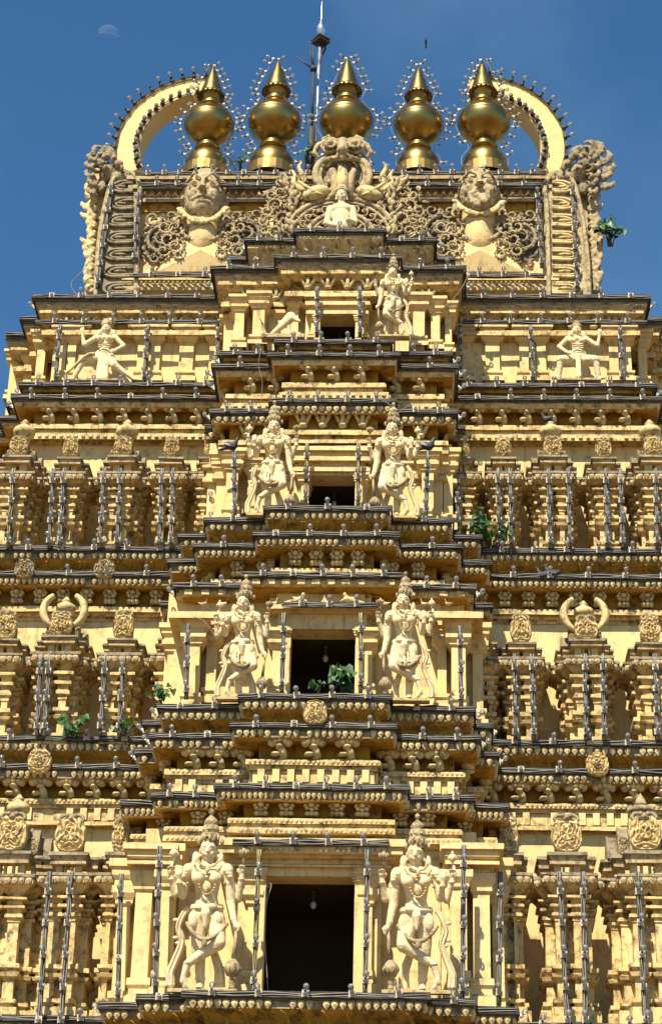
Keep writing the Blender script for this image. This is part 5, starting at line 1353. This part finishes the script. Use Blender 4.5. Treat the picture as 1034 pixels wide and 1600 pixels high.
for lv, off, row, nm, sp in [(A1, .30, 1555, 'ledge under the lowest doorway', .60), (A2, .28, 1089, 'lotus ledge under the second storey window', .56), (A2, .36, 1134.5, 'cornice just below the second storey lotus ledge', .58),
        (A3, .27, 795, 'lotus ledge under the third storey window', .55), (A3, .40, 835.5, 'cornice just below the third storey lotus ledge', .60), (A4, .26, 535, 'mouldy ledge under the topmost window', .5), (A4, .36, 555, 'cornice just below the topmost ledge', .55), (C4, .36, 402, 'top slab cornice', .5)]:
    for part, w in (('l', 'left wing'), ('c', 'middle part'), ('r', 'right wing')):
        sd += 1; around(lv, part, off, row, 'bulb batten on the %s, %s' % (nm, w), sp, sd)
for lv, off, row, nm, sp in [(C1, .40, 1230, 'second cornice above the lowest doorway', .46), (C2, .36, 899, 'dentil cornice above the second storey window', .5), (C3, .32, 627, 'cornice above the third storey window', .48), (C5, .26, 361, 'small lotus cornice at the foot of the crest', .46)]:
    sd += 1; around(lv, 'c', off, row, 'batten of clear bulbs along the %s' % nm, sp, sd)
def hpx(x0, x1, row, Y, label, sp, row1=None):
    global sd; sd += 1
    a = P(x0, row, Y); b = P(x1, row1 or row, Y)
    return hstrip([(a.x, Y), (b.x, Y)], a.z, label, sp, sd)
hpx(364, 608, 1315, 28.05, 'batten of bulbs across the lintel over the lowest doorway', .46)
hpx(440, 590, 945, 29.25, 'short batten of bulbs across the head of the second storey window', .42)
for a, b, nm in ((56, 344, 'left'), (722, 1010, 'right')): hpx(a, b, 503.5, 32.4, 'batten of bulbs over the pilasters of the %s top wing' % nm, .5)
hpx(212, 852, 272, 32.72, 'batten of bulbs along the ridge edge of the roof', .30); hpx(222, 430, 289, 32.72, 'second batten of bulbs under the ridge edge, left part', .42); hpx(640, 845, 289, 32.72, 'second batten of bulbs under the ridge edge, right part', .42)
hpx(208, 350, 431, 32.78, 'batten of bulbs at the foot of the roof, left', .52); hpx(722, 850, 431, 32.78, 'batten of bulbs at the foot of the roof, right', .52)

def vstrip(x0, r0, x1, r1, Y, label, sp=.46, yel=False, Yb=None):
    global sd; sd += 1
    a = P(x0, r0, Y); b = P(x1, r1, Yb or Y); root = thing('light_strip', label, 'light strip', b, 'battens with clear bulbs')
    d = np.array(a-b); L_ = np.linalg.norm(d); t = d/L_
    s = .033; V = []
    for q in (np.zeros(3), d):
        for (u, v) in ((-s, 0), (s, 0), (s, .03), (-s, .03)): V.append(q+np.array([u, v, 0]))
    mb = MB(); mb.add(V, [(0, 1, 5, 4), (1, 2, 6, 5), (2, 3, 7, 6), (3, 0, 4, 7), (4, 5, 6, 7), (3, 2, 1, 0)]); mb.build('batten', ['batten'], root)
    n = max(3, int(L_/.11)); ln = [d*i/n for i in range(n+1)]
    cables(root, ln, 3, .0065, .020, 'cable' if not yel else 'cableyellow', sd, dy=-.010)
    m = max(2, int(round(L_/sp))); pts = [tuple(d*(i+.35)/m+np.array([0, -.014, 0])) for i in range(m)]
    bulbs(root, pts)
M['cableyellow'] = simple('cable_on_yellow_tape', (.50, .42, .16), .6, 0, .5, 4)
VS = [(250, 1322, 243, 1553, 28.0, 'upright batten of bulbs left of the left doorway guardian, lowest storey'), (405, 1328, 396, 1553, 28.0, 'upright batten of bulbs on the left jamb of the lowest doorway', True), (574, 1328, 570, 1553, 28.0, 'upright batten of bulbs on the right jamb of the lowest doorway'), (724, 1320, 722, 1562, 28.0, 'upright batten of bulbs right of the right doorway guardian, lowest storey'),
      (190, 1365, 184, 1568, 28.7, 'upright batten on the outermost left pilaster of the lowest storey'), (781, 1362, 779, 1570, 28.6, 'upright batten on the outermost right pilaster of the lowest storey'),
      (294, 975, 291, 1092, 29.1, 'upright batten of bulbs left of the left guardian, second storey'), (444, 958, 440, 1082, 29.1, 'upright batten of bulbs at the left jamb of the second storey window'), (564, 958, 563, 1082, 29.1, 'upright batten of bulbs at the right jamb of the second storey window', True), (718, 978, 720, 1104, 29.1, 'upright batten of bulbs right of the right guardian, second storey'),
      (366, 705, 367, 805, 30.2, 'upright batten of bulbs left of the left guardian, third storey'), (480, 692, 477, 790, 30.2, 'upright batten of bulbs at the left jamb of the third storey window', True), (560, 692, 559, 790, 30.2, 'upright batten of bulbs at the right jamb of the third storey window', True), (668, 705, 665, 806, 30.2, 'upright batten of bulbs right of the right guardian, third storey'),
      (496, 448, 495, 526, 31.1, 'upright batten of bulbs at the left jamb of the topmost window'), (562, 448, 562, 526, 31.1, 'upright batten of bulbs at the right jamb of the topmost window'),
      (95, 508, 87, 597, 32.5, 'leftmost upright batten on the pilasters of the top left wing'), (232, 508, 225, 597, 32.5, 'middle upright batten on the pilasters of the top left wing'), (342, 508, 338, 590, 32.4, 'upright batten at the inner end of the top left wing'),
      (718, 508, 720, 590, 32.4, 'upright batten at the inner end of the top right wing'), (828, 508, 832, 597, 32.5, 'middle upright batten on the pilasters of the top right wing'), (968, 508, 971, 597, 32.5, 'rightmost upright batten on the pilasters of the top right wing'),
      (176, 284, 152, 450, 32.78, 'upright batten along the outer rim of the left roof end'), (218, 300, 210, 410, 32.78, 'upright batten along the inner rim of the left roof end'),
      (838, 290, 846, 418, 32.78, 'upright batten along the inner rim of the right roof end'), (893, 284, 901, 455, 32.78, 'upright batten along the outer rim of the right roof end')]
for i, (xa, xb, nm) in enumerate([(22, 13, 'left half of the shrine at the left edge'), (84, 77, 'left side of the first narrow shrine from the left'), (101, 94, 'right side of the first narrow shrine from the left'), (163, 157, 'left side of the domed shrine on the left wing'), (189, 183, 'right side of the domed shrine on the left wing'),
        (254, 249, 'left side of the second narrow shrine from the left'), (271, 267, 'right side of the second narrow shrine from the left'), (330, 328, 'shrine against the left of the central bay'), (715, 714, 'shrine against the right of the central bay'),
        (777, 780, 'left side of the narrow shrine behind the creeper'), (796, 799, 'right side of the narrow shrine behind the creeper'), (856, 859, 'left side of the domed shrine on the right wing'), (887, 890, 'right side of the domed shrine on the right wing'), (945, 948, 'left side of the second narrow shrine on the right'), (968, 972, 'right side of the second narrow shrine on the right'), (1023, 1026, 'shrine at the right edge')]):
    VS.append((xa, 732, xb, 856, 31.15, 'batten, third storey, %s' % nm, i in (0,)))
for i, (xa, xb, nm) in enumerate([(78, 70, 'left side of the left horned shrine'), (64, 58, 'outer side of the left horned shrine'), (166, 156, 'left side of the narrow shrine next to the left horned one'), (193, 186, 'right side of the narrow shrine next to the left horned one'),
        (803, 805, 'left side of the narrow shrine next to the right horned one'), (830, 833, 'right side of the narrow shrine next to the right horned one'), (913, 915, 'left side of the right horned shrine'), (941, 943, 'right side of the right horned shrine'), (1022, 1026, 'shrine at the right edge')]):
    VS.append((xa, 1022, xb, 1150+(6 if xa > 500 else 0), 30.3, 'batten, second storey, %s' % nm))
for i, (xa, xb, nm) in enumerate([(78, 60, 'left side of the tall left shrine'), (112, 95, 'right side of the tall left shrine'), (873, 886, 'left side of the tall right shrine'), (910, 914, 'right side of the tall right shrine'), (995, 1008, 'ribbed shrine at the right edge')]):
    VS.append((xa, 1362, xb, 1612, 28.9, 'long batten, lowest storey, %s' % nm))
for v in VS: vstrip(v[0], v[1], v[2], v[3], v[4], v[5], .40 if v[4] > 30 else .45, len(v) > 6 and v[6])
# loose wires
def wire(pts, Y, label, r=.006, mat='cable'):
    p0 = P(pts[0][0], pts[0][1], Y); mb = MB()
    q = spline([tuple(P(x, y, Y+dy)-p0) for x, y, dy in [(a[0], a[1], a[2] if len(a) > 2 else 0) for a in pts]], 5)
    mb.add(*tube(q, r, 5), 0, True); o = mb.build('loose_wire', [mat]); o.location = p0; tag(o, label, 'wire')
wire([(140, 408), (128, 425), (112, 442), (118, 458), (130, 460)], 32.8, 'loose pale wire hanging at the left foot of the roof', .008)
wire([(735, 405), (730, 430), (722, 448), (705, 470), (690, 482)], 31.2, 'loose wire hanging from the cornice right of the smallest guardian')
wire([(408, 545), (404, 570), (410, 600), (405, 640)], 30.6, 'thin pale wire dangling below the broken statue', .004)
wire([(340, 1000), (330, 985), (318, 970), (300, 962)], 29.0, 'wire looping at the left guardian of the second storey')
wire([(590, 622), (608, 632), (618, 645), (628, 640), (640, 632)], 30.2, 'sagging wire above the right guardian of the third storey')
wire([(420, 1380), (424, 1384), (417, 1410), (414, 1460), (419, 1550)], 28.3, 'wire hanging down the left jamb of the lowest doorway', .007)

# ------------------------------------------------------------------ brass finials on the ridge
PROF = [(.42, 0), (.425, .08), (.41, .18), (.365, .28), (.29, .36), (.20, .41), (.165, .43), (.18, .45), (.24, .465), (.26, .49), (.255, .52), (.215, .54), (.235, .56), (.225, .585), (.18, .61), (.15, .63), (.155, .66), (.22, .69), (.34, .77), (.44, .89), (.49, 1.01), (.505, 1.12), (.50, 1.16), (.475, 1.17), (.48, 1.20), (.47, 1.24), (.455, 1.25), (.42, 1.33), (.34, 1.41), (.23, 1.47), (.16, 1.49), (.155, 1.51), (.21, 1.525), (.245, 1.55), (.245, 1.575), (.205, 1.595), (.225, 1.615), (.21, 1.64), (.16, 1.66), (.135, 1.69), (.14, 1.73), (.19, 1.80), (.21, 1.86)]
CONE = [(.20, 1.86), (.235, 1.86), (.225, 1.92), (.19, 2.04), (.15, 2.18), (.10, 2.34), (.055, 2.47), (.03, 2.53), (.02, 2.56), (0, 2.60)]
KAL = [(322, 266, 103, 'leftmost brass finial, in front of the horn tip'), (424, 266, 93, 'second brass finial from the left'), (540, 268, 92, 'middle brass finial, rising behind the beast mask'), (653, 266, 103, 'fourth brass finial from the left'), (757, 266, 95, 'rightmost brass finial, beside the right horn')]
kroot = None
for i, (px, rb, rt_, nm) in enumerate(KAL):
    p0 = P(px, rb, 33.3); H = (P(px, rt_, 33.3).z-p0.z)/2.6
    root = thing('brass_finial', nm, 'finial', p0, 'brass finials on the roof ridge'); root.scale = (H, H, H); root.rotation_euler = (rnd.uniform(-.012, .012), rnd.uniform(-.012, .02), 0)
    if kroot is None:
        kroot = root
        seg = 40
        for name, a, b_ in (('base_dome', -1, .43), ('lower_collar', .43, .66), ('pot', .66, 1.49), ('upper_collar', 1.49, 2)):
            mb = MB(); mb.add(*lathe([q for q in PROF if a <= q[1] <= b_], seg), 0, True); mb.build(name, ['brass'], root)
        mb = MB(); mb.add(*lathe(CONE, seg), 0, True); mb.build('cone', ['brass'], root)
        mb = MB()
        for k in range(20):
            a = 2*math.pi*k/20; ca, sa = math.cos(a), math.sin(a); u = (-sa, ca)
            V = []
            for r, z, w in ((.20, 1.88, .035), (.245, 1.865, .037), (.275, 1.835, .035), (.285, 1.80, .012)): V += [(ca*r-u[0]*w, sa*r-u[1]*w, z), (ca*r+u[0]*w, sa*r+u[1]*w, z)]
            F = [(2*j, 2*j+1, 2*j+3, 2*j+2) for j in range(3)]
            V2 = [(x*.97, y*.97, z-.012) for x, y, z in V]; F2 = [tuple(q+8 for q in f[::-1]) for f in F]
            mb.add(V+V2, F+F2, 0, False)
        mb.build('petal_collar', ['brassdull'], root)
        mb = MB(); mb.add(*lathe([(.46, -.25), (.46, -.03), (.43, -.01), (.41, .01)], 24), 0); mb.build('plinth', ['brassdull'], root)
    else:
        for ch in list(kroot.children):
            c = ch.copy(); C.objects.link(c); c.parent = root
    # bulbs strung round the silhouette
    sroot = thing('bulb_string', 'wire of clear bulbs strung around the %s' % nm.split(',')[0], 'light string', p0, 'bulb strings on the finials'); sroot.scale = (H, H, H)
    rr = random.Random(i+40)
    for sg in (-1, 1):
        full = [(.40, .02), (.44, .16), (.42, .33), (.30, .47), (.36, .62), (.46, .78), (.53, .95), (.56, 1.1), (.55, 1.22), (.47, 1.38), (.34, 1.50), (.28, 1.60), (.30, 1.74), (.33, 1.84), (.28, 1.97), (.23, 2.12), (.17, 2.28), (.10, 2.45), (.04, 2.58)]
        pts = [(sg*x, -.03+rr.uniform(-.03, .03), z) for x, z in full]
        mb = MB(); mb.add(*tube(spline(pts, 4), .007, 5), 0, True); mb.build('cable', ['cable'], sroot)
        P8 = []; R8 = []
        for k, (x, y, z) in enumerate(pts):
            if k == 0 or (rr.random() < .12) : continue
            a = pts[max(0, k-1)]; b_ = pts[min(len(pts)-1, k+1)]; nx, nz_ = (b_[2]-a[2]), -(b_[0]-a[0])
            if sg < 0: nx, nz_ = -nx, -nz_
            v = Vector((nx, rr.uniform(-.5, .2)*.3, nz_)).normalized(); P8.append((x, y, z)); R8.append(v.to_track_quat('Z', 'Y').to_euler())
        bulbs(sroot, P8, SOCK2, R8, .9)
# bulbs on the horns
for sg, (c, Ro), nm in ((1, HL, 'left'), (-1, HR, 'right')):
    for ri, lab, y in ((Ro, 'outer', 33.47), (Ro-.40, 'inner', 33.47)):
        root = thing('bulb_string', 'wire of clear bulbs along the %s edge of the %s roof horn' % (lab, nm), 'light string', (c.x, y, c.z), 'bulb strings on the horns')
        aa = [90+k*7.6 for k in range(16)] if lab == 'outer' else [96+k*8.2 for k in range(14)]
        pts = [(sg*(ri+.01*math.sin(k*2.1))*math.cos(R(a)), 0, (ri+.01)*math.sin(R(a))) for k, a in enumerate(aa)]
        mb = MB(); mb.add(*tube(pts, .011, 5), 0, True); mb.add(*tube([(p[0]*.985, p[1]-.02, p[2]*.985) for p in pts], .008, 5), 0, True); mb.build('cable', ['batten'], root)
        rots = [Vector((sg*math.cos(R(a)), -.55, math.sin(R(a)))).to_track_quat('Z', 'Y').to_euler() if lab == 'outer' else Vector((-sg*.25*math.cos(R(a)), -1, -.2*math.sin(R(a)))).to_track_quat('Z', 'Y').to_euler() for a in aa]
        bulbs(root, pts, SOCK3, rots, 1.15)

# ------------------------------------------------------------------ mast and lightning rod behind the finials
p0 = P(489, 262, 34.0); top = P(501, 62, 34.0)-p0; sc = S(495, 150, 34.0)
root = thing('lightning_mast', 'silver pole with a bulbous spike, standing behind the middle finials', 'mast', p0)
mb = MB(); mb.add(*tube([(0, 0, -.6), tuple(top)], [4.6*sc, 4.2*sc], 14), 0, True); mb.build('pole', ['alu'], root)
mb = MB(); mb.add(*lathe([(0, .02), (.03, .03), (.035, .10), (.05, .13), (.09, .20), (.105, .27), (.10, .31), (.075, .34), (.07, .37), (.05, .40), (.045, .47), (.02, .50), (.012, .55), (.008, .9), (.0, 1.02)], 16, tuple(top)), 0, True); mb.build('spike', ['alu'], root)
mb = MB(); V, F = box(-.14, .14, -.14, .14, -.02, .015); V = np.array(V)@np.array(Matrix.Rotation(.7, 3, 'Z')).T+np.array(top); mb.add(V, F); V, F = box(-.14, .14, -.14, .14, -.09, -.06); V = np.array(V)@np.array(Matrix.Rotation(.75, 3, 'Z')).T+np.array(top); mb.add(V, F); mb.build('plate', ['iron'], root)
mb = MB(); q = [P(x, y, 34.05)-p0 for x, y in ((505, 66), (508, 76), (503, 88), (501, 110), (499, 140), (494, 200))]; mb.add(*tube(spline([tuple(v) for v in q], 4), .02, 6), 0, True); mb.build('down_wire', ['iron'], root)
p1 = P(485, 262, 33.8); root = thing('antenna', 'thin dark rod with splayed arms, left of the silver pole', 'antenna', p1)
mb = MB(); a = P(489.5, 108, 33.8)-p1; mb.add(*tube([(0, 0, -.5), tuple(P(487, 200, 33.8)-p1)], .075, 8), 0, True); mb.add(*tube([tuple(P(487, 200, 33.8)-p1), tuple(a)], .03, 8), 0, True); mb.build('rod', ['iron'], root)
mb = MB(); mb.add(*lathe([(0, -.06), (.06, -.05), (.07, .02), (.04, .08), (0, .09)], 8, tuple(a)), 0, True)
for x, y in ((462, 88), (483, 65), (489, 72)): mb.add(*tube([tuple(a), tuple(P(x, y, 33.8)-p1)], [.022, .014], 6), 0, True)
mb.build('arms', ['iron'], root)

# ------------------------------------------------------------------ plants rooted in the cracks
def plant(px, py, Y, w, h, n, label, seed, leaf=.16, droop=.6):
    p0 = P(px, py, Y); s = S(px, py, Y); rr = random.Random(seed); root = thing('plant', label, 'plant', p0)
    W, H = w*s, h*s; st = MB(); lf = MB()
    ns = max(3, n//5); tips = []
    for k in range(ns):
        a = rr.uniform(-1, 1); tip = np.array([a*W/2, -rr.uniform(.05, .35), H*rr.uniform(.35, 1)])
        q = spline([(rr.uniform(-.1, .1)*W, 0, -.05), tuple(tip*.5+np.array([0, -.05, .08])), tuple(tip)], 5); st.add(*tube(q, [.012-.007*i/len(q) for i in range(len(q))], 5), 0, True); tips.append(q)
    st.build('stem', ['stem'], root)
    for k in range(n):
        q = tips[k % ns]; c = np.array(q[rr.randrange(3, len(q))])+np.array([rr.uniform(-.07, .07), rr.uniform(-.08, .02), rr.uniform(-.05, .05)])
        L_ = leaf*rr.uniform(.6, 1.15); 
        base = [(0, 0, 0), (-.36, -.04, .14), (-.42, -.03, -.16), (-.22, .03, -.55), (0, .06, -1.0), (.22, .03, -.55), (.42, -.03, -.16), (.36, -.04, .14), (0, .07, -.3)]
        m = Matrix.Rotation(rr.uniform(-1.3, 1.3), 3, 'Z') @ Matrix.Rotation(rr.uniform(-.8, .8), 3, 'Y') @ Matrix.Rotation(-rr.uniform(.0, 1.1)*(1.4-droop), 3, 'X')
        V = np.array(base)*L_@np.array(m).T+c
        lf.add(V, [(0, 1, 8), (1, 2, 8), (2, 3, 8), (3, 4, 8), (4, 5, 8), (5, 6, 8), (6, 7, 8), (7, 0, 8)], 0, True)
    lf.build('leaves', ['leaf'], root)
plant(768, 858, 31.27, 74, 34, 70, 'leafy creeper hanging over the third storey shrine, right of the central bay', 1, .10); plant(746, 858, 31.27, 30, 74, 46, 'smaller leafy shoot beside the creeper, against the central bay', 2, .12)
plant(534, 1082, 28.9, 38, 40, 34, 'dense green sapling in the second storey window', 3, .20); plant(498, 1084, 28.9, 34, 10, 10, 'few low leaves at the sill of the second storey window', 4, .1)
plant(250, 1106, 29.76, 46, 26, 30, 'green weed left of the left guardian, second storey', 5, .12); plant(118, 1157, 30.45, 50, 34, 34, 'dark green weed between the left shrines, second storey', 6, .12); plant(196, 1155, 30.45, 50, 30, 34, 'light green weed in front of the narrow left shrine, second storey', 7, .11)
plant(952, 382, 32.9, 42, 40, 60, 'leafy sapling growing out of the right roof end against the sky', 8, .15); plant(375, 268, 32.9, 60, 20, 34, 'green sprigs beside the leftmost brass finial', 9, .09); plant(478, 262, 33.3, 22, 30, 26, 'small leafy shoot at the foot of the silver pole', 10, .10)

# ------------------------------------------------------------------ birds
def bird(px, py, Y, face, label, size=.3, pose='perch', pale=False):
    p0 = P(px, py, Y); root = thing('pigeon', label, 'bird', p0); f = face; s = size/.3
    if pose == 'perch':
        b = [cap((f*.03, 0, .10), (-f*.07, 0, .07), .062, .045, 12), cap((f*.05, 0, .13), (f*.075, 0, .20), .040, .026, 10), ell((f*.085, 0, .215), (.030, .026, .027), 10, 8), tube([(f*.10, 0, .212), (f*.135, 0, .205)], [.009, .003], 6), cap((-f*.06, 0, .065), (-f*.20, 0, .015), .032, .016, 10, 1.2)]
        b += [ell((-f*.03, dy, .09), (.10, .018, .045), 10, 7, Matrix.Rotation(f*.35, 3, 'Y')) for dy in (-.05, .05)]
        b += [cap((f*.01, -.02, .05), (f*.015, -.02, .0), .009, .007, 6), cap((f*.01, .02, .05), (f*.015, .02, .0), .009, .007, 6)]
    else:
        b = [cap((0, .08, 0), (0, -.08, .02), .03, .035, 10), ell((0, -.13, .03), (.022, .03, .022), 8, 6), tube([(0, -.15, .03), (0, -.19, .025)], [.007, .002], 5), cap((0, .08, 0), (0, .19, 0), .02, .03, 8, 1), ell((0, -.02, .10), (.012, .06, .13), 8, 8), ell((0, -.02, -.09), (.012, .06, .12), 8, 8)]
    b = [(np.array(V)*s, F) for V, F in b]
    remesh(b, .007*s, 'body', ['bird'], 1, root)
    e = MB(); 
    if pose == 'perch':
        for dy in (-.053, .053): e.add(*ell((-f*.06*s, dy*s, .085*s), (.075*s, .017*s, .022*s), 8, 6, Matrix.Rotation(f*.4, 3, 'Y')), 0, True)
        e.build('wing_feathers', ['birdpale' if pale else 'bird'], root)
    return root
bird(847, 907, 31.10, -1, 'dark pigeon squatting on the right ledge, left one of a pair', .31); bird(861, 907, 31.10, -1, 'dark pigeon leaning over its mate on the right ledge', .36)
bird(669, 705, 30.2, 1, 'grey pigeon on top of the upright batten beside the right guardian, third storey', .32, pale=True); bird(362, 705, 30.2, 1, 'grey pigeon beside the left guardian of the third storey', .32, pale=True)
bird(853, 661, 31.7, -1, 'dark pigeon beside the round finial of the right domed shrine', .26)
bird(665, 68, 60, 1, 'tiny dark bird flying high over the finials', .36, 'fly')

# ------------------------------------------------------------------ daytime half moon
Dm = 9000.0; q = P(170, 56, Dm); mb = MB(); rad = S(170, 56, Dm)*17.5
V = []; F = []; nu, nv = 32, 10
upv = (up*1.0+rt*.10).normalized(); side = fw.cross(upv)
for j in range(nv+1):
    e = math.pi/2*j/nv
    for k in range(nu):
        a = 2*math.pi*k/nu; V.append(tuple(side*math.cos(e)*math.cos(a)*rad+fw*math.cos(e)*math.sin(a)*rad+upv*math.sin(e)*rad))
for j in range(nv):
    for k in range(nu): F.append((j*nu+k, j*nu+(k+1) % nu, (j+1)*nu+(k+1) % nu, (j+1)*nu+k))
F.append(tuple(range(nu)))
mb.add(V, F, 0, True)
m, t_, b = newmat('pale_moon'); N = t_.nodes; tr = N.new('ShaderNodeBsdfTransparent'); df = N.new('ShaderNodeBsdfDiffuse'); df.inputs[0].default_value = (.028, .024, .016, 1); ad = N.new('ShaderNodeAddShader')
nz = N.new('ShaderNodeTexNoise'); nz.inputs['Scale'].default_value = 3; tcm = N.new('ShaderNodeTexCoord'); t_.links.new(tcm.outputs['Generated'], nz.inputs[0])
mxm = N.new('ShaderNodeMix'); mxm.data_type = 'RGBA'; mxm.inputs[6].default_value = (.05, .045, .035, 1); mxm.inputs[7].default_value = (.016, .014, .010, 1); t_.links.new(nz.outputs[0], mxm.inputs[0]); t_.links.new(mxm.outputs[2], df.inputs[0])
t_.links.new(tr.outputs[0], ad.inputs[0]); t_.links.new(df.outputs[0], ad.inputs[1]); t_.links.new(ad.outputs[0], N['Material Output'].inputs[0]); M['moon'] = m
o = mb.build('moon', ['moon']); o.location = q; tag(o, 'pale half moon in the blue sky, upper left', 'moon')
